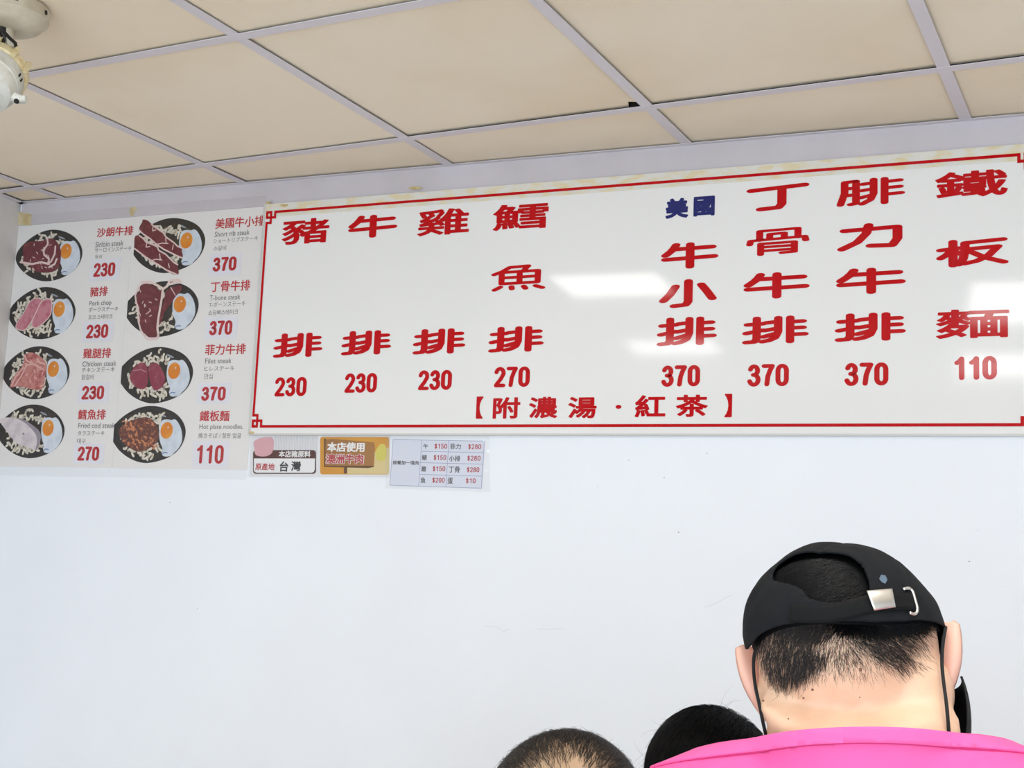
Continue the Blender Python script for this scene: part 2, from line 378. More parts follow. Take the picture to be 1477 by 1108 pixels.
COLS = [  # dish name glyphs (char, x0, x1, yc, h), then price (text, x0, x1, yc, h)
 ([('豬', 408.4, 476, 334, 36), ('排', 395, 466, 498, 35)], ('230', 396.7, 442.4, 558, 28)),
 ([('牛', 503.5, 574.3, 327, 33), ('排', 493, 565, 494.5, 35)], ('230', 497.5, 544, 552.6, 28.5)),
 ([('雞', 603.6, 677.8, 320.6, 37.5), ('排', 596, 672, 492.5, 36.5)], ('230', 603.6, 652, 548.5, 29)),
 ([('鱈', 712, 792, 313, 37), ('魚', 708.8, 787.9, 401, 37), ('排', 705, 785, 489.5, 37)], ('270', 713, 764.5, 543.8, 29.5)),
 ([('牛', 954, 1037, 369, 38), ('小', 951, 1034.6, 423.5, 41), ('排', 947.6, 1034.6, 478, 41)], ('370', 954, 1010, 542.5, 31)),
 ([('丁', 1077, 1168, 285.5, 37), ('骨', 1076.6, 1168, 349, 39), ('牛', 1072.6, 1168.4, 412, 38), ('排', 1070.7, 1167, 476, 40)], ('370', 1078, 1138, 541.5, 32.5)),
 ([('腓', 1207, 1306, 277, 39), ('力', 1207.7, 1302, 341.8, 39), ('牛', 1206, 1307, 405.5, 38), ('排', 1204, 1307, 471.8, 41)], ('370', 1218, 1281.6, 540, 33.5)),
 ([('鐵', 1349, 1454, 266, 38), ('板', 1350, 1455, 365, 40), ('麵', 1350, 1456, 467, 42)], ('110', 1376.5, 1438, 531, 34))]
DENSE = '雞鱈鐵麵豬骨魚'
Yl = -.0006
for gl, pr in COLS:
    for ch, x0, x1, yc, h in gl:
        b = MB(); dn = ch in DENSE
        if ch in HAN: rx, ry = HPEN.get(ch, (.0104, .0046)); lettering(b, ch, x0, x1, yc, h, Yl, rx, ry, han=True)
        else: lettering(b, ch, x0, x1, yc, h, Yl, .0032, .0017)
        on(board, b, 'dish_character', m_red)
    b = MB(); t, x0, x1, yc, h = pr
    lettering(b, t, x0, x1, yc, h, Yl, .0055, .0044, digits=True); on(board, b, 'price', m_red)
for ch, x0, x1, yc, h in (('美', 960.6, 993.5, 301, 29), ('國', 1001, 1031.6, 298, 28.5)):
    b = MB(); lettering(b, ch, x0, x1, yc, h, Yl, .0026, .0022); on(board, b, 'dish_character', m_navy, 'small navy blue character')
for ch, x0, x1, yc, h in (('附', 711, 750.5, 588.5, 31), ('濃', 763, 804, 588, 31), ('湯', 819.6, 860.7, 588, 31),
                          ('紅', 915.8, 960, 586, 32), ('茶', 975, 1021, 585.5, 32), ('【', 687, 697, 588, 32), ('】', 1045, 1056, 585, 34), ('·', 888, 896.5, 587, 6)):
    b = MB(); lettering(b, ch, x0, x1, yc, h, Yl, .0020, .0016); on(board, b, 'note_character', m_red)

board.rotation_euler.x = math.radians(.45)      # the board's top edge leans a few millimetres off the wall

# ------------------------------------------------------------ the two photo menu sheets
YP = YW-.0012
def flat(mb, poly, y, px=True):
    """flat printed patch from pixel outline (or x,z outline)"""
    P = [(at(x, yy, YP).x, at(x, yy, YP).z) for x, yy in poly] if px else list(poly)
    ar = sum(P[i][0]*P[(i+1) % len(P)][1]-P[(i+1) % len(P)][0]*P[i][1] for i in range(len(P)))
    if ar < 0: P = P[::-1]
    k = len(mb.v); mb.v += [(p[0], y, p[1]) for p in P]
    from mathutils.geometry import tessellate_polygon
    for t in tessellate_polygon([[Vector((p[0], p[1], 0)) for p in P]]):
        a = P[t[0]]; b_ = P[t[1]]; c_ = P[t[2]]
        ar = (b_[0]-a[0])*(c_[1]-a[1])-(c_[0]-a[0])*(b_[1]-a[1])
        mb.f.append(tuple(k+i for i in (t if ar > 0 else t[::-1])))
def sm(poly, it=2, closed=True):                 # Chaikin smoothing
    for _ in range(it):
        n = len(poly); out = []
        for i in range(n if closed else n-1):
            p, q = poly[i], poly[(i+1) % n]
            out += [(p[0]*.75+q[0]*.25, p[1]*.75+q[1]*.25), (p[0]*.25+q[0]*.75, p[1]*.25+q[1]*.75)]
        if not closed: out = [poly[0]]+out+[poly[-1]]
        poly = out
    return poly
Z1 = lambda p: [(x*.1805, 280+y*.1805) for x, y in p]
Z3 = lambda p: [(x*.1805, 480+y*.1805) for x, y in p]
Z4 = lambda p: [(160+x*.1895, 480+y*.1895) for x, y in p]
Z5 = lambda p: [(180+x*.1083, 280+y*.1083) for x, y in p]
Z6 = lambda p: [(180+x*.0902, 400+y*.0902) for x, y in p]
wz = lambda p: [(at(x, y, YP).x, at(x, y, YP).z) for x, y in p]
m_plate = mat('print_black_plate', (20, 18, 18), .25); m_plin = mat('print_plate_middle', (44, 36, 27), .25, noise=(40, (26, 22, 18), .4, .6, 3))
m_hi = mat('print_plate_gleam', (150, 156, 166), .25)
m_nood = mat('print_noodle', (230, 222, 208), .25, noise=(120, (196, 176, 148), .48, .66, 2))
m_beef = mat('print_raw_beef', (104, 26, 38), .25, noise=(85, (134, 54, 62), .5, .72, 5))
m_fil = mat('print_filet', (138, 42, 66), .25, noise=(70, (164, 84, 98), .5, .75, 4))
m_pork = mat('print_pork', (204, 128, 142), .25, noise=(70, (186, 96, 114), .45, .65, 4))
m_chk = mat('print_chicken', (204, 132, 124), .25, noise=(60, (170, 84, 80), .45, .62, 5))
m_cod = mat('print_cod', (224, 212, 214), .25, noise=(40, (204, 190, 196), .45, .7, 3))
m_skin2 = mat('print_fish_skin', (150, 140, 150), .25)
m_sauce = mat('print_sauce', (98, 48, 40), .25, noise=(110, (160, 92, 60), .5, .64, 4))
m_bits = mat('print_sauce_bits', (206, 128, 84), .25)
m_fat = mat('print_fat', (232, 204, 198), .25); m_bone = mat('print_bone', (238, 212, 204), .25)
m_eggw = mat('print_egg_white', (220, 226, 236), .25, noise=(45, (204, 212, 222), .4, .65, 3)); m_yolk = mat('print_yolk', (222, 128, 18), .25, noise=(30, (232, 152, 40), .45, .7, 2))
m_blue = mat('print_blue_mark', (96, 124, 176), .25); m_egge = mat('print_egg_edge', (176, 150, 116), .25)
PLATE_L = wz(sm(Z1([(125,500),(150,440),(230,360),(330,300),(430,280),(530,300),(610,350),(655,420),(662,490),(630,570),(560,640),(450,690),(350,702),(250,672),(170,610),(130,550)])))
PLATE_R = wz([(175.5, 533)]+sm(Z4([(85,255),(150,190),(250,130),(350,105),(450,115),(560,160),(620,240),(630,320),(590,420),(510,490),(400,530),(300,543),(200,510),(120,450),(75,385)]), 2, False))
EGG = wz(sm(Z4([(425,290),(440,215),(490,205),(520,215),(545,200),(580,240),(600,300),(602,370),(570,430),(540,455),(520,482),(455,490),(440,450),(455,430),(428,370)])))
CEN_R = at(227, 541, YP); CEN_L = at(71.5, 368, YP)
EOFF_L = at(96, 363, YP) - at(251.8, 535, YP)    # yolk positions of the two templates
def shift(P, dx, dz): return [(x+dx, z+dz) for x, z in P]
sheetL = tag(empty('menu_poster', (at(20, 500, YP).x, YW, at(20, 674, YP).z)), 'left photo menu sheet with sirloin, pork, chicken and cod plates', 'menu poster', 'photo menu sheets')
sheetR = tag(empty('menu_poster', (at(170, 500, YP).x, YW, at(170, 674, YP).z)), 'right photo menu sheet beside the big board with short rib, T-bone, filet and noodle plates', 'menu poster', 'photo menu sheets')
xs0, xs1, xs2 = (at(28, 325, YP).x+at(9, 450, YP).x)/2, (at(193, 320, YP).x+at(166, 640, YP).x)/2, BXL-.004
zt_, zb_ = at(193, 310.5, YP).z, at(165, 675, YP).z
b = MB(); b.box((xs0, YP, zb_), (xs1-.0006, YW, zt_)); on(sheetL, b, 'sheet', m_paper)
b = MB(); b.box((xs1, YP-.0002, zb_-.001), (xs2, YW, zt_+.002)); on(sheetR, b, 'sheet', m_paper)
for par, xa, xb in ((sheetL, xs0-.004, xs1), (sheetR, xs1, xs2+.002)):
    b = MB(); b.box((xa, YP-.0042, zb_-.026), (xb, YP-.0040, zt_+.024)); on(par, b, 'clear_film', m_film)
m_tape = mat('old_tape', (214, 198, 160), .4, noise=(30, (196, 172, 124), .4, .65, 3))
m_tap2 = mat('old_tape_edge', (196, 184, 150), .4)
b = MB(); b.prism(wz([(29, 306), (47, 310), (46, 326), (27, 325)]), YP-.0048, YP-.0043); on(sheetL, b, 'corner_tape', m_tape, 'yellowed corner tape')
b = MB(); b.prism(wz(sm([(188, 301), (196, 298), (200, 303), (194, 307), (195, 312), (189, 312)])), YP-.0048, YP-.0043); on(sheetR, b, 'corner_tape', m_tape, 'yellowed corner tape')
b = MB(); b.prism([(xs0-.003, zb_-.02), (xs0+.002, zb_-.02), (xs0+.002, zt_), (xs0-.003, zt_)], YP-.0047, YP-.0043); on(sheetL, b, 'edge_tape', m_tap2, 'yellowed edge tape')
def dish(par, tpl, dx, dz, egg_dx, egg_dz, meat, seed):
    y = YP-.0004
    b = MB(); flat(b, shift(tpl, dx, dz), y, False); d = on(par, b, 'dish_photo', m_plate)
    cx = sum(p[0] for p in tpl)/len(tpl)+dx; cz = sum(p[1] for p in tpl)/len(tpl)+dz
    def sub(mb, nm, m):
        o = mb.build(nm, m); o.parent = d
        return o
    b = MB(); flat(b, [(cx+(x+dx-cx)*.80, cz+(z+dz-cz)*.78) for x, z in tpl], y-.0001, False); sub(b, 'plate_middle', m_plin)
    ws = max(p[0] for p in tpl)-min(p[0] for p in tpl); hs = max(p[1] for p in tpl)-min(p[1] for p in tpl)
    b = MB(); flat(b, [(cx+ws*.17+ws*.055*math.cos(t*.5), cz+hs*.33+hs*.018*math.sin(t*.5)-ws*.02*math.cos(t*.5)) for t in range(13)], y-.0002, False); sub(b, 'plate_gleam', m_hi)
    r = random.Random(seed); b = MB(); lines = []
    while len(lines) < 92:
        a = r.uniform(0, 2*math.pi); q = r.uniform(.45, .80)
        x = math.cos(a)*q*.5*ws; z = math.sin(a)*q*.5*hs
        if x > .16*ws: continue
        if z > .3*hs and x > .05*ws: continue
        a2 = r.uniform(0, 6.28); L = r.uniform(.012, .026)*ws; k = r.uniform(-1.6, 1.6)
        pts = [(cx+x, cz+z)]
        for s_ in range(3):
            pts.append((pts[-1][0]+L*math.cos(a2), pts[-1][1]+L*math.sin(a2))); a2 += k*.5
        lines.append(pts)
    strokes(b, lines, .0031, y-.0003); sub(b, 'noodles', m_nood)
    b = MB(); flat(b, shift(EGG, egg_dx, egg_dz), y-.0005, False); e = sub(b, 'fried_egg', m_eggw)
    yc = at(251.5, 535, YP)
    def ell(cx_, cz_, rx, rz): return [(cx_+rx*math.cos(2*math.pi*i/24), cz_+rz*math.sin(2*math.pi*i/24)) for i in range(24)]
    b = MB(); flat(b, ell(yc.x+egg_dx, yc.z+egg_dz, .0200, .0225), y-.0006, False); sub(b, 'yolk', m_yolk)
    b = MB(); flat(b, ell(yc.x+egg_dx+.004, yc.z+egg_dz+.008, .0022, .003), y-.0007, False)
    sub(b, 'yolk_gleam', m_fat)
    p = at(249, 567.5, YP); b = MB(); strokes(b, [[(p.x+egg_dx-.008, p.z+egg_dz-.001), (p.x+egg_dx-.002, p.z+egg_dz+.002), (p.x+egg_dx+.008, p.z+egg_dz+.001)]], .0014, y-.0006); sub(b, 'blue_mark', m_blue)
    for k, (nm, poly, m, lines, lw, lm) in enumerate(meat):
        yy = y-.0008-.0003*k
        if poly:
            b = MB(); flat(b, poly, yy); sub(b, nm, m)
        if lines:
            for part_ in ([[L] for L in lines] if len(lines) < 6 else [lines]):
                b = MB(); strokes(b, [wz(L) for L in part_], lw, yy-.00012); sub(b, 'fat_line' if poly else nm, lm)
def loopc(p): return p+[p[0]]
siro = sm(Z1([(190,400),(260,375),(330,380),(400,350),(450,370),(488,430),(490,510),(480,580),(440,620),(370,632),(290,622),(250,600),(240,570),(180,555),(190,520),(183,460)]), 1)
r_ = random.Random(3)
def flecks(n, x0, x1, y0, y1, L=18):
    out = []
    for _ in range(n):
        x, y = r_.uniform(x0, x1), r_.uniform(y0, y1); a = r_.uniform(-.6, 2.0)
        out.append([(x, y), (x+L*math.cos(a), y+L*math.sin(a))])
    return out
M_siro = [('steak', siro, m_beef, [Z1(L) for L in [[(380,350),(385,400),(350,450),(355,485),(395,520),(385,555)], [(445,420),(440,480),(410,540),(385,560)], [(165,545),(260,560),(330,545),(395,560)], [(395,585),(440,560),(455,520)]]], .0030, m_fat),
          ('marbling', None, None, [Z1(L) for L in flecks(22, 215, 420, 390, 600)], .0011, m_fat)]
pkA = sm(Z1([(125,1070),(140,1020),(190,960),(230,870),(280,830),(330,835),(340,870),(290,950),(260,1010),(200,1095),(150,1085)]), 1)
pkB = sm(Z1([(330,860),(380,835),(415,845),(420,900),(405,980),(330,1050),(290,1075),(255,1060),(260,1010),(290,950)]), 1)
M_pork = [('pork_chop', pkA, m_pork, [loopc(pkA)], .0012, m_fat), ('pork_chop', pkB, m_pork, [loopc(pkB)], .0016, m_fat)]
chk = sm(Z3([(195,180),(250,150),(330,190),(370,240),(378,300),(362,350),(350,450),(290,460),(170,430),(120,430),(75,445),(100,370),(150,300),(190,260)]), 1)
M_chk = [('chicken', chk, m_chk, [Z3(L) for L in [[(95,420),(130,350),(190,280)], [(120,425),(170,350),(210,270)], [(210,260),(270,250),(340,290)], [(200,180),(215,225),(250,240)], [(300,210),(320,240),(360,250)]]], .0024, mat('print_chicken_skin', (226, 178, 170), .25)),
         ('marbling', None, None, [Z3(L) for L in flecks(14, 200, 350, 200, 430, 26)], .0020, mat('print_chicken_pale', (228, 168, 158), .25))]
codp = sm(Z3([(2,685),(90,675),(180,700),(250,750),(300,820),(303,880),(285,945),(230,915),(150,900),(100,850),(50,780),(5,720)]), 1)
skinp = sm(Z3([(120,680),(190,690),(260,735),(325,790),(332,850),(305,925),(285,945),(300,880),(296,820),(240,750),(180,705)]), 1)
M_cod = [('cod_steak', codp, m_cod, [Z3([(185,805),(195,812)])], .0018, m_grey), ('fish_skin', skinp, m_skin2, None, 0, None)]
ribA = sm(Z5([(240,335),(310,350),(360,400),(440,460),(520,510),(560,570),(660,640),(710,690),(775,720),(760,760),(780,820),(770,860),(700,830),(600,780),(520,740),(430,680),(340,600),(250,540),(190,480),(200,430),(235,380)]), 1)
ribB = sm(Z5([(135,555),(200,550),(250,590),(290,640),(380,670),(440,700),(460,750),(550,800),(610,860),(660,910),(715,940),(715,1000),(730,1060),(690,1080),(640,1070),(560,1020),(470,960),(370,900),(290,850),(210,790),(140,730),(130,690)]), 1)
fa = [Z5(L) for L in [[(195,480),(250,535),(340,595),(430,675),(520,735),(600,775),(700,825),(768,852)], [(360,405),(440,465),(515,515),(555,575),(655,645),(705,695),(770,722)]]]
fa2 = [Z5(L) for L in [[(380,440),(375,490),(415,480)], [(440,670),(500,655),(580,660)], [(550,590),(555,650)], [(650,680),(640,740)]]]
fb = [Z5(L) for L in [[(135,728),(210,785),(290,845),(370,895),(470,955),(560,1015),(690,1070)], [(200,555),(250,592),(290,642),(378,674),(440,704),(458,752),(550,803),(608,862),(658,912),(712,942)]]]
fb2 = [Z5(L) for L in [[(300,660),(290,710),(340,700)], [(360,890),(420,870),(500,880)], [(470,800),(480,870)], [(590,930),(600,980)]]]
M_rib = [('short_rib', ribA, m_beef, fa, .0021, m_fat), ('marbling', None, None, fa2, .0014, m_fat), ('short_rib', ribB, m_beef, fb, .0021, m_fat), ('marbling', None, None, fb2, .0014, m_fat)]
tb1 = sm(Z6([(250,130),(330,100),(420,110),(500,160),(560,200),(600,230),(590,330),(560,500),(530,680),(510,820),(520,960),(440,965),(370,960),(280,850),(240,700),(250,560),(200,420),(190,290),(240,210)]), 1)
tb2 = sm(Z6([(650,230),(740,170),(900,110),(930,200),(830,290),(760,400),(700,480),(640,560),(600,700),(550,790),(560,640),(610,450),(640,330)]), 1)
M_tb = [('steak', tb1, m_beef, [Z6(L) for L in [[(240,140),(200,230),(172,290),(185,400),(225,500),(218,600),(222,700),(260,850),(350,985),(440,1000)]]], .0026, m_fat),
        ('steak', tb2, m_beef, [Z6(L) for L in flecks(12, 240, 500, 160, 900, 40)+[[(740,165),(780,230),(815,290)]]], .0011, m_fat),
        ('bone', None, None, [Z6(L) for L in [[(270,85),(420,75),(540,140),(615,185),(600,330),(575,480),(545,650),(528,800),(545,960)], [(520,990),(545,920)], [(620,190),(690,140),(720,60),(850,40),(890,60)], [(690,120),(820,90),(900,80)], [(370,995),(520,990)]]], .0034, m_bone)]
fiA = sm(Z4([(150,300),(200,240),(250,220),(280,260),(285,340),(280,410),(240,438),(180,410),(145,360)]), 2)
fiB = sm(Z4([(290,240),(350,225),(390,270),(418,340),(410,400),(350,447),(320,430),(300,370),(285,300)]), 2)
M_fi = [('filet', fiA, m_fil, [Z4([(170,290),(230,280),(270,300)])], .0012, mat('print_filet_sheen', (190, 130, 140), .25)), ('filet', fiB, m_fil, None, 0, None)]
sau = sm(Z4([(55,740),(110,690),(200,650),(290,640),(345,690),(372,760),(360,830),(300,880),(220,915),(150,885),(75,820)]), 2)
bits = [Z4(L) for L in flecks(46, 90, 350, 665, 880, 16)]
M_sa = [('sauce', sau, m_sauce, bits, .0020, m_bits)]
yR = at(251.8, 535, YP)
def offR(px, py): p = at(px, py, YP); return p.x-yR.x, p.z-yR.z
YK_L = [(96, 362.5), (86, 446), (77.5, 532.5), (70, 617.5)]
YK_R = [(269.5, 347), (260, 439), (251.8, 535), (241, 621)]
yL0 = at(*YK_L[0], YP)
for (px, py), meat, sd in zip(YK_L, (M_siro, M_pork, M_chk, M_cod), (1, 2, 3, 4)):
    p = at(px, py, YP); e = offR(px, py); dish(sheetL, PLATE_L, p.x-yL0.x, p.z-yL0.z, e[0], e[1], meat, sd)
for (px, py), meat, sd in zip(YK_R, (M_rib, M_tb, M_fi, M_sa), (5, 6, 7, 8)):
    e = offR(px, py); dish(sheetR, PLATE_R, e[0], e[1], e[0], e[1], meat, sd)
TXT = [ # sheet, (name,x0,x1,yc,h), small lines, price(text,x0,x1,yc,h)
 (sheetL, ('沙朗牛排', 140, 192, 334, 13.5), [('Sirloin steak', 138, 178, 351.5, 8), ('サーロインステーキ', 137, 189.5, 359.5, 6.5), ('등심', 137, 147, 370, 5)], ('230', 135, 166, 389, 20)),
 (sheetL, ('豬排', 130, 155.5, 420.5, 14), [('Pork chop', 129, 160.5, 438, 9), ('ポークステーキ', 128, 170.5, 446, 7), ('포크 스테이크', 127.5, 162, 457, 7)], ('230', 124.5, 156, 478, 20)),
 (sheetL, ('雞腿排', 120, 160, 509.5, 14.5), [('Chicken steak', 119, 168, 524.5, 7.5), ('チキンステーキ', 118, 165.5, 533.5, 7), ('닭갈비', 118, 135, 544, 7.5)], ('230', 118, 150, 566.5, 20)),
 (sheetL, ('鱈魚排', 112.5, 152.5, 598, 15), [('Fried cod steak', 113, 166, 613.8, 7.5), ('タラステーキ', 112, 150.5, 625, 7), ('대구', 111, 123.5, 636, 7)], ('270', 112, 143, 654.5, 20.5)),
 (sheetR, ('美國牛小排', 311, 381, 320.5, 15), [('Short rib steak', 310, 360, 336.5, 7.5), ('ショートリブステーキ', 308, 372, 345.5, 7), ('소갈비', 308, 326, 358, 7)], ('370', 307, 341, 381, 20.5)),
 (sheetR, ('丁骨牛排', 304, 361, 412.5, 15.5), [('T-bone steak', 302.5, 346.5, 429, 7.5), ('T-ボーンステーキ', 301.5, 354, 438.5, 7), ('쇼딩뼈스테이크', 300.5, 343.5, 450.5, 7.5)], ('370', 302, 335, 473, 21)),
 (sheetR, ('菲力牛排', 296, 354.5, 504, 15.5), [('Filet steak', 296, 334, 520.5, 7.5), ('ヒレステーキ', 295, 338, 531.5, 7), ('안심', 294.5, 307, 543, 8)], ('370', 290.5, 325.5, 568, 20.5)),
 (sheetR, ('鐵板麵', 288, 331, 600, 15.5), [('Hot plate noodles.', 287.5, 351, 616.5, 9), ('焼きそば / 철판 얼굴', 286, 348, 628.5, 7.5)], ('110', 283.5, 322.5, 655.5, 27))]
for par, nm, small, pr in TXT:
    b = MB(); lettering(b, *nm, YP-.0006, .0006, .0005); on(par, b, 'dish_name', m_pred)
    b = MB()
    for t in small: lettering(b, *t, YP-.0006)
    on(par, b, 'caption', m_grey)
    t, x0, x1, yc, h = pr
    P0, P1 = at(x0-4, yc-h*.72, YP), at(x1+6, yc+h*.72, YP)
    b = MB(); b.prism([(P0.x, P1.z), (P1.x, P1.z), (P1.x, P0.z), (P0.x, P0.z)], YP-.0006, YP-.0003); st = on(par, b, 'price_sticker', m_stick)
    b = MB(); lettering(b, t, x0, x1, yc, h, YP-.0008, .0046, .0036, digits=True)
    b.build('price', m_price, st)

# small specks and hairline cracks in the wall paint
m_speck = mat('wall_speck', (176, 174, 176), .7); wallb = bpy.data.objects['wall_back']
for x, y, r0 in ((245, 725, 1.1), (907, 664, .9), (1020, 654, .9), (979, 768, 1.4), (958, 689, 1.0), (1398, 810, 1.3), (231, 804, .7), (285, 878, 1.0), (862, 702, .7), (1410, 765, .6)):
    P = at(x, y, YW); b = MB(); b.prism([(P.x+r0*.0015*math.cos(k*.785), P.z+r0*.0012*math.sin(k*.785)) for k in range(8)], YW-.0004, YW+.0002); b.build('speck', m_speck, wallb)
m_crack = mat('wall_crack', (224, 224, 230), .7)
for ln_ in ([(700, 904), (716, 904), (726, 911), (734, 908)], [(1016, 876), (1030, 872), (1044, 864), (1056, 858)], [(776, 908), (815, 907)], [(157, 682), (163, 664), (168, 655)]):
    b = MB(); strokes(b, [[(at(x, y, YW).x, at(x, y, YW).z) for x, y in ln_]], .0006, YW-.0003); b.build('crack', m_crack, wallb)

# ------------------------------------------------------------ origin cards and price slip
def rrect(x0, y0, x1, y1, r, n=5):
    out = []
    for cx, cy, a in ((x1-r, y0+r, -90), (x1-r, y1-r, 0), (x0+r, y1-r, 90), (x0+r, y0+r, 180)):
        out += [(cx+r*math.cos(math.radians(a+90*k/n)), cy+r*math.sin(math.radians(a+90*k/n))) for k in range(n+1)]
    return out
Z7 = lambda p: [(350+x*.1354, 610+y*.1354) for x, y in p]
Z8 = lambda p: [(540+x*.1354, 610+y*.1354) for x, y in p]
YC = YW-.001
def patch(par, poly, y, name, m, up=None, label=None):
    b = MB(); flat(b, poly, y); o = b.build(name, m)
    o.parent = up or par; o.matrix_parent_inverse = Matrix.Translation(-par.location)
    if label: o['label'] = label
    return o
def words(par, items, y, name, m, rx=0, ry=0, label=None):
    b = MB()
    for it in items: lettering(b, *it, y, rx, ry)
    return on(par, b, name, m, label)
m_card = mat('card_white', (232, 230, 232), .25); m_brown = mat('card_brown', (84, 34, 28), .3); m_frm = mat('card_frame', (92, 88, 90), .3)
m_strp = mat('card_stripe', (196, 194, 202), .3); m_pink = mat('card_pink', (222, 168, 176), .3); m_white = mat('print_white', (240, 238, 238), .3)
m_ored = mat('card_red', (186, 56, 66), .3); m_amb = mat('card_amber', (212, 146, 34), .3, noise=(8, (222, 160, 52), .4, .7, 2)); m_wood = mat('card_wood', (166, 112, 46), .3, noise=(6, (156, 100, 40), .4, .7, 3))
m_wdk = mat('card_wood_dark', (92, 56, 22), .3); m_cream = mat('card_cream', (222, 200, 142), .3); m_olive = mat('card_yellow', (214, 202, 92), .3)
pk = tag(empty('origin_card', tuple(at(410, 686, YC))), 'white pork origin card with brown header under the board left corner', 'sign')
pk.location.y = YW
b = MB(); b.prism(wz([(361, 626.5), (459, 627), (458, 688), (360, 687)]), YC, YW); on(pk, b, 'card', m_card)
b = MB(); strokes(b, [wz(Z7([(x, 135), (x-6, 375)])) for x in range(350, 800, 17)], .0006, YC-.0002); on(pk, b, 'stripes', m_strp)
fr = Z7(rrect(110, 290, 783, 545, 34))
patch(pk, fr, YC-.0004, 'frame', m_frm)
hd = Z7(rrect(116, 296, 777, 539, 30)); patch(pk, hd, YC-.0006, 'header', m_brown)
wf = Z7([(122, 380), (772, 380), (770, 500), (758, 524), (735, 532), (150, 532), (128, 522), (120, 500)]); patch(pk, wf, YC-.0008, 'field', m_white)
pg = sm(Z7([(112, 205), (170, 165), (285, 148), (330, 165), (335, 240), (325, 300), (300, 340), (240, 362), (160, 355), (128, 330), (125, 260)]), 2)
patch(pk, pg, YC-.0010, 'picture', m_pink)
words(pk, [('本店豬原料', 402, 448, 655.2, 9.5)], YC-.0010, 'heading', m_white, .0005, .0005)
words(pk, [('原產地', 368.3, 396, 673.3, 10.5)], YC-.0010, 'caption', m_ored, .0005, .0004)
words(pk, [('台', 403.3, 416, 673, 15), ('灣', 420, 434, 672.5, 14.5)], YC-.0010, 'place_name', m_blk, .0008, .0007)
bf = tag(empty('origin_card', tuple(at(510, 686, YC))), 'amber beef origin card with brown board lettering beside the pork card', 'sign')
bf.location.y = YW
b = MB(); b.prism(wz([(459.5, 627), (563, 627.5), (561, 688), (458.5, 688)]), YC, YW); on(bf, b, 'card', m_card)
patch(bf, rrect(461.8, 630.5, 561.3, 684.5, 3.5), YC-.0003, 'background', m_amb)
patch(bf, Z7([(1115, 480), (1330, 400), (1420, 300), (1560, 260), (1560, 545), (1115, 545)]), YC-.0005, 'picture', m_cream)
patch(bf, Z7([(1080, 470), (1115, 470), (1112, 540), (1078, 540)]), YC-.0006, 'post', m_wdk)
patch(bf, Z7([(868, 170), (888, 168), (892, 455), (1395, 455), (1400, 470), (1345, 482), (868, 470)]), YC-.0007, 'board_edge', m_wdk)
patch(bf, Z7([(885, 180), (960, 172), (1400, 208), (1412, 250), (1400, 460), (880, 458)]), YC-.0009, 'board', m_wood)
fg = sm([(548, 640), (556, 641), (558, 650), (557, 662), (551, 666), (543, 664), (541, 652)], 2); patch(bf, fg, YC-.0011, 'picture', m_olive)
words(bf, [('本店使用', 471.9, 526, 645, 14)], YC-.0012, 'heading', m_white, .0011, .0009)
words(bf, [('澳洲牛肉', 469.3, 525.2, 662, 15)], YC-.0011, 'caption', m_white, .0019, .0015)
words(bf, [('澳洲牛肉', 470.3, 524.2, 662, 14)], YC-.0014, 'caption', m_ored, .0009, .0007)
for par, x0, x1 in ((pk, 358, 459), (bf, 459, 564)):
    P0, P1 = at(x0, 689, YC), at(x1, 626, YC)
    b = MB(); b.box((P0.x, YC-.0042, P0.z), (P1.x, YC-.0040, P1.z)); on(par, b, 'clear_film', m_film)
slip = tag(empty('price_slip', tuple(at(630, 702, YC))), 'small white extra meat price table in a clear plastic sleeve under the board', 'price list')
slip.location.y = YW
m_slip = mat('slip_paper', (222, 224, 238), .35); m_line = mat('slip_line', (150, 156, 190), .4); m_sred = mat('slip_red', (180, 48, 56), .4)
b = MB(); b.prism(wz(Z8([(200, 178), (1172, 195), (1140, 697), (165, 665)])), YC-.0002, YW); on(slip, b, 'paper', m_slip)
def q8(u_, v_):                                    # u across, v down on the slip
    A, B, C_, D = (200, 178), (1172, 195), (1140, 697), (165, 665)
    return ((A[0]*(1-u_)+B[0]*u_)*(1-v_)+(D[0]*(1-u_)+C_[0]*u_)*v_, (A[1]*(1-u_)+B[1]*u_)*(1-v_)+(D[1]*(1-u_)+C_[1]*u_)*v_)
ln = [[q8(0, 0), q8(1, 0), q8(1, 1), q8(0, 1), q8(0, 0)], [q8(.315, 0), q8(.315, 1)], [q8(.612, 0), q8(.612, 1)]]+[[q8(.315, v), q8(1, v)] for v in (.245, .49, .745)]
b = MB(); strokes(b, [wz(Z8(L)) for L in ln], .0006, YC-.0004); on(slip, b, 'grid_lines', m_line)
def z8t(s_, x0, x1, yc, h): return (s_, 540+x0*.1354, 540+x1*.1354, 610+yc*.1354, h*.1354)
words(slip, [z8t('排餐加一塊肉', 195, 472, 425, 44), z8t('牛', 520, 572, 250, 50), z8t('豬', 505, 560, 370, 58), z8t('雞', 500, 552, 492, 58), z8t('魚', 492, 545, 612, 62),
             z8t('菲力', 805, 922, 252, 62), z8t('小排', 795, 915, 380, 62), z8t('丁骨', 790, 912, 498, 66), z8t('蛋', 778, 836, 618, 66)], YC-.0005, 'item_names', m_blk, .0003, .0002)
b = MB()
for s_, x0, x1, yc in (('$150', 642, 775, 250), ('$150', 632, 765, 370), ('$150', 622, 755, 490), ('$200', 618, 748, 612), ('$280', 1000, 1137, 255), ('$280', 990, 1130, 378), ('$280', 985, 1118, 500), ('$10', 975, 1078, 618)):
    lettering(b, *z8t(s_, x0, x1, yc, 62 if s_[0] == '$' else 56), YC-.0005, .0011, .0009, digits=True)
on(slip, b, 'prices', m_sred)
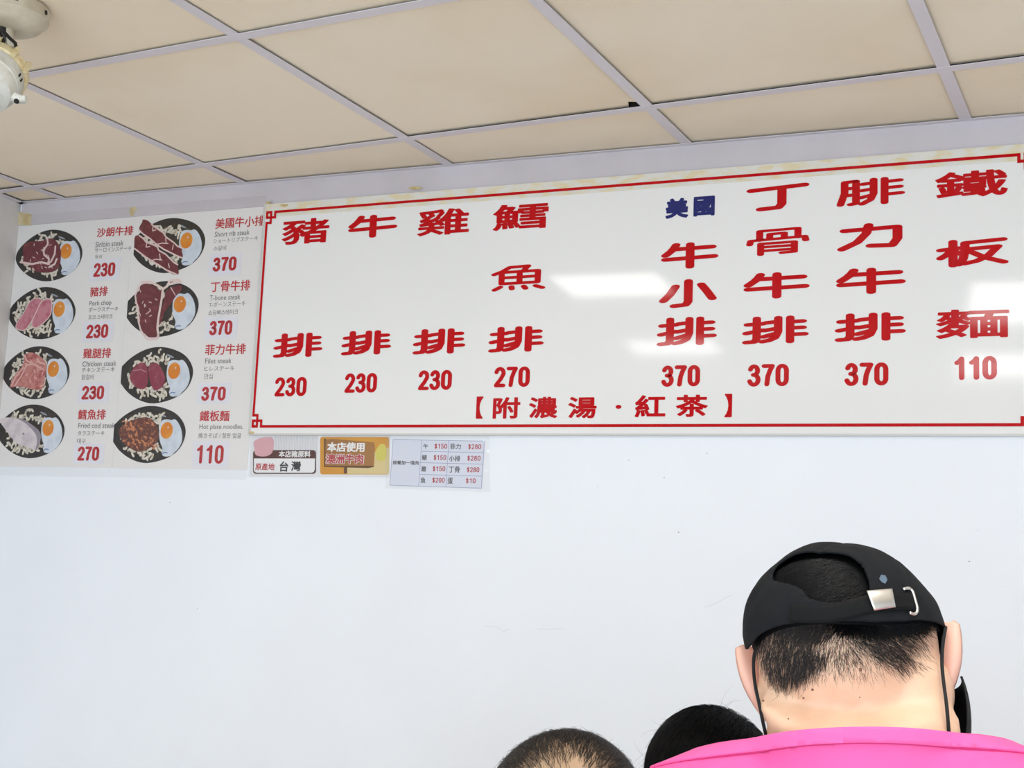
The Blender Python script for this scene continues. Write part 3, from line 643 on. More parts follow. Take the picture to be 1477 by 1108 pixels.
# crinkled sleeve: a thin wavy sheet, more creased toward its right edge
A, B, C_, D = [at(*p, YC) for p in Z8([(130, 105), (1225, 130), (1245, 740), (120, 700)])]
vs, fs = [], []; nu, nv = 60, 34
for j in range(nv+1):
    for i in range(nu+1):
        uu, vv = i/nu, j/nv
        P = (A*(1-uu)+B*uu)*(1-vv)+(D*(1-uu)+C_*uu)*vv
        amp = .0004+.0052*max(0, (uu-.86)/.14)**1.2+.001*max(0, (.12-vv)/.12)
        vs.append((P.x, YC-.0022-amp*(.5+.8*mnoise.noise(Vector((uu*16, vv*15+uu*9, 1.3)))), P.z))
for j in range(nv):
    for i in range(nu): k = j*(nu+1)+i; fs.append((k, k+nu+1, k+nu+2, k+1))
o = obj('clear_sleeve', vs, fs, film_mat(.10), None, True); keep(o, slip)

# ------------------------------------------------------------ ceiling fan (motor only, the blades are off)
m_fan = mat('fan_enamel', (196, 196, 190), .4, noise=(60, (170, 168, 156), .45, .8, 6)); m_fan2 = mat('fan_plate', (206, 196, 176), .45, noise=(30, (186, 172, 146), .4, .8, 5))
m_brass = mat('fan_brass', (216, 202, 164), .35, noise=(90, (196, 172, 122), .45, .7, 4)); m_iron = mat('fan_iron', (52, 46, 40), .5, metal=.6); m_slot = mat('fan_slot', (18, 15, 13), .7)
Pc = onz(9, 9, ZC); Pc = Vector((Pc.x, Pc.y, ZC))
fan = tag(empty('ceiling_fan', Pc), 'old white ceiling fan motor with brass ring hanging under a round ceiling plate', 'fan')
sc_ = (Pc-CAM).length/FPX                        # metres per pixel at the fan
Rp = 54*sc_
def fanpart(mb, name, m, up=None, smooth=True):
    o = mb.build(name, m, None, smooth); o.parent = up or fan; o.matrix_parent_inverse = Matrix.Translation(-fan.location) if not up else Matrix()
    for p in o.data.polygons: p.use_smooth = smooth and len(p.vertices) == 4
    if smooth: o.data.set_sharp_from_angle(angle=math.radians(28))
    return o
b = MB(); b.lathe([(0, Rp*.97), (.001, Rp), (.022, Rp), (.0225, Rp*.975), (.036, Rp*.84), (.042, Rp*.70), (.044, Rp*.5), (.044, Rp*.02)], Pc, (0, 0, -1), 48)
plate = fanpart(b, 'ceiling_plate', m_fan2)
toC = Vector((CAM.x-Pc.x, CAM.y-Pc.y, 0)).normalized(); side = Vector((-toC.y, toC.x, 0))
if side.dot(CR) < 0: side = -side
def rim(a, z, k=1.0): return Pc+(toC*math.cos(a)+side*math.sin(a))*Rp*k+Vector((0, 0, -z))
b = MB(); a0 = math.radians(62)
b.lathe([(0, .0045), (.0012, .0045)], rim(a0, .012), rim(a0, .012)-Pc-Vector((0, 0, -.012)), 16); fanpart(b, 'screw', m_slot, plate)
b = MB(); n = 8
for k in range(n+1):
    a = math.radians(-12+26*k/n)
    b.v += [tuple(rim(a, .004, 1.012)), tuple(rim(a, .016, 1.012))]
b.f += [(2*k, 2*k+1, 2*k+3, 2*k+2) for k in range(n)]; fanpart(b, 'slot', m_slot, plate)
def fp(px, py, dz=0.0):                            # point near the fan at a picture direction
    return atd(px, py, (Pc-CAM).length+dz)
ax = (-(ray(0, 100).normalized())*.75 - CU*.42 - CR*.32).normalized()     # motor axis: from the brass ring to the rear cap
O = fp(-3, 98, 0.0)
kk = sc_*.80
b = MB(); b.lathe([(-.006, 30*kk), (0, 47*kk), (.004, 52*kk), (.022, 53*kk), (.024, 50*kk), (.026, 40*kk)], O, ax, 48); ring = fanpart(b, 'brass_ring', m_brass)
an = ax.cross(Vector((.3, .9, .2))).normalized(); bn = ax.cross(an)
if True:
    u1 = (CR-ax*CR.dot(ax)).normalized(); v1 = ax.cross(u1)
    if v1.dot(CU) < 0: v1 = -v1
    for deg in (8, 40, 72, 104):
        a = math.radians(deg); d = u1*math.cos(a)+v1*math.sin(a); t = -u1*math.sin(a)+v1*math.cos(a)
        b = MB(); q = []
        for h in (-.004, .026):
            for o_ in (50*kk, 57*kk):
                for w_ in (-.0045, .0045): q.append(O+ax*h+d*o_+t*w_)
        b.add(q, [(0,1,3,2),(4,6,7,5),(0,4,5,1),(2,3,7,6),(0,2,6,4),(1,5,7,3)]); fanpart(b, 'clip', m_brass, ring, False)
b = MB(); b.lathe([(.024, 20*kk), (.024, 49*kk), (.030, 51*kk), (.056, 50*kk), (.058, 48.5*kk), (.060, 49*kk), (.082, 45*kk), (.088, 38*kk), (.090, 30*kk), (.084, 28*kk), (.084, 5*kk)], O, ax, 48); motor = fanpart(b, 'motor_housing', m_fan)
b = MB(); b.lathe([(.080, 26*kk), (.100, 25*kk), (.106, 20*kk), (.107, 3*kk)], O, ax, 40); fanpart(b, 'rear_cap', m_fan, motor)
for deg in (-2, 8, 62):
    a = math.radians(deg); d = u1*math.cos(a)+v1*math.sin(a); t = -u1*math.sin(a)+v1*math.cos(a); q = []
    for h in (.036, .045):
        for o_ in (48*kk, 51.6*kk):
            for w_ in (-.0018, .0018): q.append(O+ax*h+d*o_+t*w_)
    b = MB(); b.add(q, [(0,1,3,2),(4,6,7,5),(0,4,5,1),(2,3,7,6),(0,2,6,4),(1,5,7,3)]); fanpart(b, 'vent_slot', m_slot, motor, False)
a = math.radians(-24); d = u1*math.cos(a)+v1*math.sin(a); t = -u1*math.sin(a)+v1*math.cos(a)
b = MB(); b.tube([O+ax*.070+d*40*kk, O+ax*.070+d*52*kk, O+ax*.070+d*60*kk+t*2*kk, O+ax*.070+d*67*kk+t*6*kk], [11*kk, 8*kk, 7*kk, 6*kk], 12); lug = fanpart(b, 'lug', m_fan)
b = MB(); b.lathe([(0, 4.6*kk), (.003, 4.6*kk), (.004, 3*kk)], O+ax*.076+d*54*kk, ax, 12); fanpart(b, 'screw', m_slot, lug)
top = Pc+Vector((0, 0, -.043))
b = MB(); b.tube([top+side*.010, top+side*.012+Vector((0, 0, -.03)), O+ax*.0+u1*.012+v1*.02], [.010, .010, .009], 12); fanpart(b, 'hanger', m_fan2)
b = MB(); b.tube([top-side*.006, top-side*.004+Vector((0, 0, -.03)), O-ax*.002+v1*.02], [.013, .014, .012], 10); fanpart(b, 'swivel_joint', m_iron)
b = MB(); b.tube([fp(-14, 34, -.06), fp(4, 44, -.06), fp(14, 55, -.05), fp(22, 62, -.04), fp(24, 72, -.03)], .0032, 8); fanpart(b, 'cable', m_slot)

# ------------------------------------------------------------ people: shared builders
def loft(mb, rings, n=28):
    """rings: (centre, axis a, axis b, ra, rb)"""
    v = []
    for C, a, bb, ra, rb in rings:
        for j in range(n):
            t = 2*math.pi*j/n; v.append(Vector(C)+a*(ra*math.cos(t))+bb*(rb*math.sin(t)))
    f = [(i*n+j, i*n+(j+1) % n, (i+1)*n+(j+1) % n, (i+1)*n+j) for i in range(len(rings)-1) for j in range(n)]
    f += [tuple(range(n-1, -1, -1)), tuple(range((len(rings)-1)*n, len(rings)*n))]
    mb.add(v, f)
def limb(mb, pts, n=14):
    """pts: (point, radius); rounded tube"""
    P = [Vector(p) for p, r in pts]; R = [r for p, r in pts]
    mb.tube(P, R, n)
    for p, r in zip(P, R): mb.ellipsoid(p, XYZ, (r, r, r), 14, 10)
def remesh(mb, name, m, voxel, smooth, parent=None, mats=None):
    o = mb.build('tmp', m)
    md = o.modifiers.new('r', 'REMESH'); md.mode = 'VOXEL'; md.voxel_size = voxel
    if smooth: ms = o.modifiers.new('s', 'SMOOTH'); ms.factor = .5; ms.iterations = smooth
    dg = bpy.context.evaluated_depsgraph_get(); me = bpy.data.meshes.new_from_object(o.evaluated_get(dg))
    old = o.data; bpy.data.objects.remove(o); bpy.data.meshes.remove(old)
    me.materials.clear()
    for mm in (mats or [m]): me.materials.append(mm)
    me.polygons.foreach_set('use_smooth', [True]*len(me.polygons)); me.name = name
    o = bpy.data.objects.new(name, me); COL.objects.link(o)
    if parent: o.parent = parent
    return o
def cut(o, co, no, smooth=True):                  # keep the side opposite the normal
    bm = bmesh.new(); bm.from_mesh(o.data)
    bmesh.ops.bisect_plane(bm, geom=bm.verts[:]+bm.edges[:]+bm.faces[:], plane_co=co, plane_no=no, clear_outer=True)
    bm.to_mesh(o.data); bm.free()
    o.data.polygons.foreach_set('use_smooth', [True]*len(o.data.polygons))
def strands(name, roots, dirs, nrms, length, width, m, parent, lift=.2, seg=4, grav=.0, curl=.0, shell=None, damp=True):
    N = len(roots); P = np.array(roots, float); D = np.array(dirs, float); Nn = np.array(nrms, float)
    D = D+Nn*lift; D /= np.linalg.norm(D, axis=1)[:, None]+1e-9
    L = np.array(length).reshape(-1, 1)/seg; pts = [P-Nn*.001]; cu = rng.normal(size=(N, 3))*curl
    for k in range(seg):
        D = D+np.array([0, 0, -grav])+cu; D /= np.linalg.norm(D, axis=1)[:, None]+1e-9
        P = P+D*L
        if shell is not None:
            C, R, rad, h = shell; q = ((P-C)@R.T)/rad; nr = np.linalg.norm(q, axis=1)[:, None]
            tgt = 1+h*(k+1)/seg*(1 if np.isscalar(h) else 1)
            q = np.where(nr < tgt, q/nr*tgt, q); P2 = C+(q*rad)@R
            nn_ = (q/rad)@R; nn_ /= np.linalg.norm(nn_, axis=1)[:, None]; D = D-nn_*(D*nn_).sum(1)[:, None]*(.85 if damp else 0); P = P2
        pts.append(P)
    pts = np.stack(pts, 1)                         # N, seg+1, 3
    T = pts[:, -1]-pts[:, 0]; T /= np.linalg.norm(T, axis=1)[:, None]+1e-9
    A = np.cross(T, np.array([.31, .2, .93])); A /= np.linalg.norm(A, axis=1)[:, None]+1e-9; B = np.cross(T, A)
    w = np.array(width)*np.ones(N); prof = np.linspace(1, .25, seg+1)
    V = np.zeros((N, seg+1, 3, 3))
    for j in range(3):
        c, s_ = math.cos(2.094*j), math.sin(2.094*j)
        V[:, :, j] = pts+(A*c+B*s_)[:, None]*(w[:, None]*prof)[:, :, None]
    idx = np.arange(N)[:, None, None]*(seg+1)*3+np.arange(seg)[None, :, None]*3+np.arange(3)[None, None, :]
    nx = np.arange(N)[:, None, None]*(seg+1)*3+np.arange(seg)[None, :, None]*3+((np.arange(3)+1) % 3)[None, None, :]
    F = np.stack([idx, nx, nx+3, idx+3], -1).reshape(-1, 4); V = V.reshape(-1, 3)
    me = bpy.data.meshes.new(name); me.vertices.add(len(V)); me.vertices.foreach_set('co', V.ravel())
    me.loops.add(F.size); me.loops.foreach_set('vertex_index', F.ravel().astype(np.int32))
    me.polygons.add(len(F)); me.polygons.foreach_set('loop_start', np.arange(0, F.size, 4, dtype=np.int32))
    me.polygons.foreach_set('use_smooth', np.ones(len(F), bool)); me.update(calc_edges=True); me.validate()
    me.materials.append(m); o = bpy.data.objects.new(name, me); COL.objects.link(o)
    if parent: o.parent = parent
    return o
def frame(yaw, pitch, roll=0):
    """head axes: r right, f forward, u up; yaw turns right of +Y, pitch bows forward"""
    f0 = Vector((math.sin(yaw), math.cos(yaw), 0)); Z = Vector((0, 0, 1))
    f = f0*math.cos(pitch)-Z*math.sin(pitch); u = f0*math.sin(pitch)+Z*math.cos(pitch); r = f.cross(u)
    r2 = r*math.cos(roll)-u*math.sin(roll); u2 = u*math.cos(roll)+r*math.sin(roll)
    return r2, f, u2
m_skinm = mat('skin', (230, 190, 160), .5, sss=.12, noise=(35, (222, 178, 148), .4, .7, 4), bump=(420, .12, .0012))
m_ear = mat('ear_skin', (228, 178, 158), .5, sss=.2)
m_scalp = mat('scalp_skin', (176, 146, 116), .5, sss=.08, noise=(50, (166, 136, 106), .4, .7, 4))
m_hair = mat('black_hair', (6, 6, 8), .45, spec=.22); m_hair2 = mat('nape_hair', (44, 36, 33), .5)
m_eye = mat('eye_white', (230, 228, 224), .2); m_lip = mat('lip', (176, 104, 98), .5)
def head(mb, HC, R, s=1.0, jaw=True):
    r, f, u = R
    mb.ellipsoid(HC, R, (.0765*s, .095*s, .083*s))
    mb.ellipsoid(HC+f*.032*s-u*.055*s, R, (.060*s, .066*s, .068*s))          # face and cheeks
    mb.ellipsoid(HC+f*.055*s-u*.105*s, R, (.040*s, .042*s, .030*s), 16, 12)   # chin
    mb.ellipsoid(HC+f*.097*s-u*.058*s, R, (.012*s, .018*s, .018*s), 12, 10)   # nose
    mb.ellipsoid(HC+f*.091*s-u*.042*s, R, (.008*s, .012*s, .024*s), 12, 10)
    mb.ellipsoid(HC+f*.082*s-u*.018*s, R, (.052*s, .014*s, .010*s), 14, 10)   # brow
    mb.ellipsoid(HC+f*.090*s-u*.088*s, R, (.022*s, .010*s, .009*s), 14, 10)   # mouth
def face_parts(HC, R, par, s=1.0):
    r, f, u = R
    for sx in (-1, 1):
        b = MB(); b.ellipsoid(HC+f*.083*s+r*(sx*.031*s)-u*.035*s, R, (.012*s, .011*s, .009*s), 14, 10); o = b.build('eye', m_eye, par, True)
        c = MB(); c.ellipsoid(HC+f*.0925*s+r*(sx*.031*s)-u*.035*s, R, (.005*s, .0025*s, .005*s), 12, 8); c.build('iris', m_hair, o, True)
def hand(mb, P, d, up, sx, s=1.0):
    """relaxed five-fingered hand; d: along the forearm, up: back of the hand, sx: +1 thumb on +side"""
    d = d.normalized(); up = (up-d*up.dot(d)).normalized(); sd = d.cross(up)*sx
    loft(mb, [(P+d*t, sd, up, w, h) for t, w, h in ((-.01, .026, .020), (.02, .034, .017), (.055, .040, .014), (.085, .041, .012), (.092, .034, .009))], 16)
    for k, (o_, L) in enumerate(((.031, .070), (.011, .079), (-.010, .074), (-.029, .058))):
        p0 = P+d*.082+sd*o_; q1 = p0+d*(L*.45)-up*.004+sd*(o_*.10); q2 = q1+(d*.8-up*.6).normalized()*(L*.32); q3 = q2+(d*.35-up*.94).normalized()*(L*.26)
        limb(mb, [(p0, .0092), (q1, .0088), (q2, .0080), (q3, .0070)], 8)
    t0 = P+d*.022+sd*.032; t1 = t0+(d*.6+sd*.75-up*.15).normalized()*.042; t2 = t1+(d*.85+sd*.35-up*.3).normalized()*.030
    limb(mb, [(t0, .013), (t1, .0105), (t2, .009)], 8)
def ear(mb, top, bot, out, back, prof, thick=.0042):
    """curved ear flap between two attachment points; prof(u) = (outward reach, backward reach)"""
    top, bot = Vector(top), Vector(bot); nu, nv = 18, 8; G_ = []
    for i in range(nu+1):
        u_ = i/nu; base = top.lerp(bot, u_); o_, k_ = prof(u_)
        row = []
        for j in range(nv+1):
            v_ = j/nv; e = v_**.9
            bulge = math.sin(math.pi*v_)*.005*math.sin(math.pi*min(1, u_*1.1))
            roll_ = -.0035*max(0, (v_-.8)/.2)**2
            row.append(base+out*(o_*e)+back*(k_*(v_**1.5)+bulge+roll_))
        G_.append(row)
    nrm = [[None]*(nv+1) for _ in range(nu+1)]
    for i in range(nu+1):
        for j in range(nv+1):
            a = G_[min(i+1, nu)][j]-G_[max(i-1, 0)][j]; c = G_[i][min(j+1, nv)]-G_[i][max(j-1, 0)]
            n_ = a.cross(c); n_ = n_.normalized() if n_.length > 1e-9 else back
            if n_.dot(back) < 0: n_ = -n_
            nrm[i][j] = n_
    k0 = len(mb.v); st = (nu+1)*(nv+1)
    for sgn in (1, -1):
        for i in range(nu+1):
            for j in range(nv+1):
                t_ = thick*.5*(1+.5*max(0, (j/nv-.7)/.3))*(.55+.45*math.sin(math.pi*min(.97, max(.03, i/nu))))
                mb.v.append(tuple(G_[i][j]+nrm[i][j]*(t_*sgn)))
    W_ = nv+1
    for i in range(nu):
        for j in range(nv):
            a = k0+i*W_+j; mb.f.append((a, a+W_, a+W_+1, a+1)); c = a+st; mb.f.append((c, c+1, c+W_+1, c+W_))
    edge = [(0, j) for j in range(nv)]+[(i, nv) for i in range(nu)]+[(nu, j) for j in range(nv, 0, -1)]+[(i, 0) for i in range(nu, 0, -1)]
    for a, c in zip(edge, edge[1:]+edge[:1]):
        p, q = k0+a[0]*W_+a[1], k0+c[0]*W_+c[1]; mb.f.append((p, q, q+st, p+st))
def join_ears(o, mb, mi):
    me = o.data; bm = bmesh.new(); bm.from_mesh(me); vs_ = [bm.verts.new(v) for v in mb.v]
    for f in mb.f:
        try: ff = bm.faces.new([vs_[i] for i in f]); ff.material_index = mi; ff.smooth = True
        except ValueError: pass
    bmesh.ops.recalc_face_normals(bm, faces=[f for f in bm.faces if f.material_index == mi]); bm.to_mesh(me); bm.free()

# ------------------------------------------------------------ the man in the pink shirt and black cap
HC = atd(1221, 934, 1.20); HR = frame(math.radians(17), math.radians(27), math.radians(3))
r_h, f_h, u_h = HR
NB = atd(1238, 1078, 1.16); NB = Vector((NB.x, NB.y, NB.z))      # centre of the neck at the collar
X, Y, Z = XYZ
def man_body(mb, inf=0.0, headless=False, legs=True):
    i_ = inf
    sk = HC-u_h*.050-f_h*.022+X*.019
    n1 = NB+Vector((0, -.012, -.045))
    mid = sk.lerp(NB, .55)+Vector((.010, -.004, 0))
    if not headless: head(mb, HC, HR)
    loft(mb, [(n1+Vector((0, 0, -.05)), X, Y, .090+i_, .074+i_), (n1, X, Y, .084+i_, .068+i_), (NB, X, (Y*.94+Z*.34), .079+i_, .066+i_),
              (mid, X, (Y*.9+Z*.43), .079+i_, .068+i_), (sk, X, (Y*.9+Z*.43), .078+i_, .066+i_)] if not headless else
             [(n1+Vector((0, 0, -.05)), X, Y, .092+i_, .076+i_), (n1, X, Y, .087+i_, .071+i_), (NB, X, (Y*.94+Z*.34), .086+i_, .070+i_), (NB+Vector((0, .01, .04)), X, Y, .084+i_, .068+i_)])
    c = NB
    if not headless: mb.ellipsoid(atd(1318, 1000, 1.19), XYZ, (.034, .045, .040))
    T_ = lambda dz, w, d, dy=0: (Vector((c.x+.01, c.y+dy, c.z+dz)), X, Y, w+i_, d+i_)
    loft(mb, [T_(-.045, .075, .055, .0), T_(-.075, .135, .072, .0), T_(-.12, .175, .092, .0), T_(-.20, .185, .108, .005), T_(-.30, .178, .112, .01), T_(-.42, .162, .105, .01), T_(-.50, .165, .108, .0), T_(-.56, .172, .115, -.01), T_(-.62, .168, .112, -.01)], 32)
    for sx in (-1, 1):
        sh = Vector((c.x+.01+sx*.185, c.y+.005, c.z-.085+sx*.013))
        nk = Vector((c.x+sx*.052, c.y-.006, c.z-.024+sx*.006))
        limb(mb, [(nk, .042+i_-(0 if headless else .016)), (nk.lerp(sh, .5), .045+i_-(0 if headless else .006)), (sh, .050+i_)])
def man_arms(mb, inf=0.0, sleeve=False):
    c = NB
    for sx in (-1, 1):
        sh = Vector((c.x+.01+sx*.188, c.y+.005, c.z-.093+sx*.013)); el = Vector((c.x+.01+sx*.198, c.y+.055, c.z-.34)); wr = Vector((c.x+.01+sx*.075, c.y+.24, c.z-.27))
        if sleeve: limb(mb, [(sh, .054+inf), (sh.lerp(el, .62), .052+inf)])
        else:
            limb(mb, [(sh, .050), (sh.lerp(el, .5), .045), (el, .038), (el.lerp(wr, .35), .040), (wr, .026)])
            hand(mb, wr+(wr-el).normalized()*.008, (wr-el), Vector((sx*.3, 0, 1)), -sx)
def legs(mb, hip, foot_z=0.0, inf=0.0, spread=.095, feet=True):
    for sx in (-1, 1):
        h = Vector((hip.x+sx*spread, hip.y, hip.z)); k = Vector((hip.x+sx*.105, hip.y+.03, .47)); a = Vector((hip.x+sx*.11, hip.y, .085))
        limb(mb, [(h, .088+inf), (h.lerp(k, .5), .076+inf), (k, .056+inf), (k.lerp(a, .3)+Vector((0, -.012, 0)), .056+inf), (a, .038+inf)])
        if feet: loft(mb, [(Vector((a.x, a.y+t, zc)), X, Z, w, hh) for t, zc, w, hh in ((-.055, .045, .024, .028), (-.02, .045, .034, .036), (.06, .038, .04, .03), (.13, .030, .044, .022), (.19, .024, .032, .016))], 16)
b = MB(); man_body(b); man_arms(b); hip = Vector((NB.x+.01, NB.y-.01, NB.z-.56)); legs(b, hip)
man = remesh(b, 'person', m_skinm, .0055, 5, mats=[m_skinm, m_ear])
tag(man, 'person in a black cap, pink t-shirt and black face mask standing with head bowed', 'person')
face_parts(HC, HR, man)
toCam = (CAM-HC).normalized(); leftv = -CR
be = MB()
dE = (HC-CAM).length
eL = (atd(1094, 934, dE-.005), atd(1106, 1040, dE-.016)); eR = (atd(1362, 898, dE-.005), atd(1362, 1012, dE-.012))
def profL(u_): return ((.0205*(1-u_)**.8+.0035*math.sin(math.pi*u_))*min(1, (u_+.02)/.05)**.5, .008*math.sin(math.pi*min(1, u_+.15)))
def profR(u_): return ((.0115*(1-u_)**.5+.0035*math.sin(math.pi*u_))*min(1, (u_+.02)/.05)**.5, .008*math.sin(math.pi*min(1, u_+.15)))
ear(be, eL[0], eL[1], (-CR*.99+CU*.08).normalized(), toCam, profL)
ear(be, eR[0], eR[1], (CR*.99+CU*.08).normalized(), toCam, profR)
join_ears(man, be, 1)
# t-shirt and collar
m_pinkt = mat('pink_cotton', (242, 98, 162), .85, spec=.2, noise=(14, (240, 90, 156), .35, .7, 4), bump=(900, .25, .0006)); m_pinkc = mat('pink_rib', (243, 102, 166), .85, spec=.2, bump=(700, .25, .0006)); m_seam = mat('pink_seam', (198, 44, 112), .8)
b = MB(); man_body(b, .010, True); man_arms(b, .008, True)
shirt = remesh(b, 't_shirt', m_pinkt, .006, 6, man)
cN = Vector((-.115, .30, .95)).normalized()            # collar plane: tips down toward the front
cP = atd(1246, 1049, 1.09)
co2 = shirt.copy(); co2.data = shirt.data.copy(); co2.name = 'collar'; COL.objects.link(co2); co2.parent = shirt
cut(shirt, cP-cN*.011, cN); cut(shirt, Vector((0, 0, NB.z-.60)), Vector((0, 0, -1)))
cut(co2, cP, cN); cut(co2, cP-cN*.012, -cN)
co2.data.materials.clear(); co2.data.materials.append(m_pinkc)
md = co2.modifiers.new('t', 'SOLIDIFY'); md.thickness = .0028; md.offset = 1
md = shirt.modifiers.new('t', 'SOLIDIFY'); md.thickness = .001; md.offset = -1
bm = bmesh.new(); bm.from_mesh(shirt.data)            # seam along the neckline
loopv = [v for e in bm.edges if e.is_boundary for v in e.verts if abs((v.co-(cP-cN*.011)).dot(cN)) < 1e-4]
ctr_ = sum((v.co for v in loopv), Vector())/max(1, len(loopv))
uniq = {v.index: v.co.copy() for v in loopv}; bm.free()
lp = sorted(uniq.values(), key=lambda p: math.atan2(p.y-ctr_.y, p.x-ctr_.x))[::2]
b = MB(); b.tube([p+(p-ctr_).normalized()*.0012-cN*.001 for p in lp+lp[:1]], .0011, 6); b.build('seam', m_seam, shirt, True)
m_trs = mat('dark_trousers', (40, 42, 50), .8); m_shoe = mat('shoe', (60, 58, 58), .6)
b = MB(); legs(b, hip, inf=.012, feet=False); c = NB
loft(b, [(Vector((hip.x, hip.y, hip.z+t)), X, Y, w, d) for t, w, d in ((.06, .180, .124), (.0, .186, .128), (-.08, .180, .118))], 28)
tr = remesh(b, 'trousers', m_trs, .008, 4, man); cut(tr, Vector((0, 0, .09)), Vector((0, 0, -1)))
for sx in (-1, 1):
    ax_, ay = hip.x+sx*.11, hip.y; b = MB()
    loft(b, [(Vector((ax_, ay+t, zc)), X, Z, w, hh) for t, zc, w, hh in ((-.072, .045, .026, .034), (-.06, .048, .036, .044), (-.02, .05, .042, .048), (.06, .042, .048, .040), (.13, .032, .052, .031), (.19, .026, .044, .025), (.212, .024, .026, .018))], 20)
    b.build('shoe', m_shoe, man, True)
# cap
m_cap = mat('black_cap_cloth', (20, 21, 23), .9, spec=.2, noise=(9, (28, 30, 33), .35, .75, 5), bump=(500, .3, .0008)); m_metal = mat('buckle_metal', (236, 234, 230), .34, metal=1)
m_strap = mat('cap_strap', (11, 11, 12), .85, spec=.25)
CR_ = (.0842, .106, .0855)
def ellp(th, ph, k=1.0): return HC+u_h*(CR_[2]*k*math.cos(th))+(f_h*(CR_[1]*k*math.cos(ph))+r_h*(CR_[0]*k*math.sin(ph)))*math.sin(th)
def ray_ell(px, py, k=1.0):
    d = ray(px, py); q0 = CAM-HC
    A_ = Vector((q0.dot(r_h)/CR_[0], q0.dot(f_h)/CR_[1], q0.dot(u_h)/CR_[2]))/k; D_ = Vector((d.dot(r_h)/CR_[0], d.dot(f_h)/CR_[1], d.dot(u_h)/CR_[2]))/k
    a_, b_, c_ = D_.dot(D_), 2*A_.dot(D_), A_.dot(A_)-1; disc = b_*b_-4*a_*c_
    t = (-b_-math.sqrt(disc))/(2*a_) if disc > 0 else -b_/(2*a_)
    q = (A_+D_*t).normalized()
    return q, HC+(r_h*(q.x*CR_[0])+f_h*(q.y*CR_[1])+u_h*(q.z*CR_[2]))*k
def thph(q): return math.acos(max(-1, min(1, q.z))), math.atan2(q.x, q.y) % (2*math.pi)
rimpx = [(1079, 938), (1086, 928), (1096, 916), (1112, 907), (1145, 899), (1180, 896), (1220, 896), (1260, 898), (1300, 896), (1330, 895), (1350, 899), (1363, 906), (1369, 912)]
rp = sorted([(thph(ray_ell(*p)[0])[1], thph(ray_ell(*p)[0])[0]) for p in rimpx])
ph_, th_ = [p for p, t in rp], [t for p, t in rp]
ph_ = [0.0, ph_[0]-.35]+ph_+[ph_[-1]+.35, 2*math.pi]; th_ = [1.50, 1.55]+th_+[1.55, 1.50]
def rim_th(ph): return float(np.interp(ph % (2*math.pi), ph_, th_))
hole = sm([(1112, 838), (1119, 818), (1140, 803), (1170, 797), (1200, 797), (1226, 803), (1246, 820), (1255, 845), (1252, 862), (1225, 870), (1195, 872), (1168, 866), (1158, 850), (1135, 842)], 2)
hq = [thph(ray_ell(*p)[0]) for p in hole]
hp = np.array([(t*math.cos(p), t*math.sin(p)) for t, p in hq]); hc_ = hp.mean(0)
def inpoly(x, y, P):
    c_ = False; n_ = len(P)
    for i in range(n_):
        x1, y1 = P[i]; x2, y2 = P[(i+1) % n_]
        if (y1 > y) != (y2 > y) and x < (x2-x1)*(y-y1)/(y2-y1)+x1: c_ = not c_
    return c_
NP, NT = 160, 64; vs, ok = [], []
def capbump(th, ph):
    p = ellp(th, ph); n_ = mnoise.noise(p*26)*.0022+mnoise.noise(p*60)*.0009
    ridge = -.0012*math.exp(-((((ph*6/(2*math.pi)+.5) % 1)-.5)/.035)**2)*min(1, th*1.5)
    return 1+(n_+ridge)/.09
for i in range(NT+1):
    for j in range(NP):
        ph = 2*math.pi*j/NP; th = rim_th(ph)*(i/NT); vs.append(ellp(max(th, .0005), ph, capbump(th, ph))); ok.append((th*math.cos(ph), th*math.sin(ph)))
inside = []
for i in range(NT+1):
    for j in range(NP):
        back = math.cos(2*math.pi*j/NP) < -.05
        inside.append(back and inpoly(*ok[i*NP+j], hp))
fs = [(i*NP+j, (i+1)*NP+j, (i+1)*NP+(j+1) % NP, i*NP+(j+1) % NP) for i in range(NT) for j in range(NP)]
keepf = [f for f in fs if sum(inside[k] for k in f) < 3]
cnt = set(k for f in keepf for k in f)
for k in cnt:                                         # snap the ragged hole edge to its outline
    i, j = divmod(k, NP)
    if inside[k]:
        x, y = ok[k]; best = min(hp, key=lambda q: (q[0]-x)**2+(q[1]-y)**2); th = math.hypot(*best); ph = math.atan2(best[1], best[0]); vs[k] = ellp(th, ph, capbump(th, ph))
cap = obj('cap', vs, keepf, m_cap, man, True)
md = cap.modifiers.new('t', 'SOLIDIFY'); md.thickness = .0018; md.offset = -1
b = MB(); b.ellipsoid(ellp(.02, 0, 1.01), HR, (.007, .007, .0045), 16, 10); b.build('button', m_cap, cap, True)
vs, fs = [], []; nb_, nr_ = 40, 12                     # brim over the forehead
for j in range(nr_+1):
    for i in range(nb_+1):
        ph = -1.15+2.3*i/nb_; e = ellp(1.5, ph, .99); reach = .075*max(0, math.cos(ph*1.32))**.6*(j/nr_)
        vs.append(e+f_h*reach-u_h*(.010*(j/nr_)**1.5+.03*(math.sin(ph)**2)*(j/nr_)))
fs = [(j*(nb_+1)+i, j*(nb_+1)+i+1, (j+1)*(nb_+1)+i+1, (j+1)*(nb_+1)+i) for j in range(nr_) for i in range(nb_)]
br = obj('brim', vs, fs, m_cap, cap, True); md = br.modifiers.new('t', 'SOLIDIFY'); md.thickness = .003
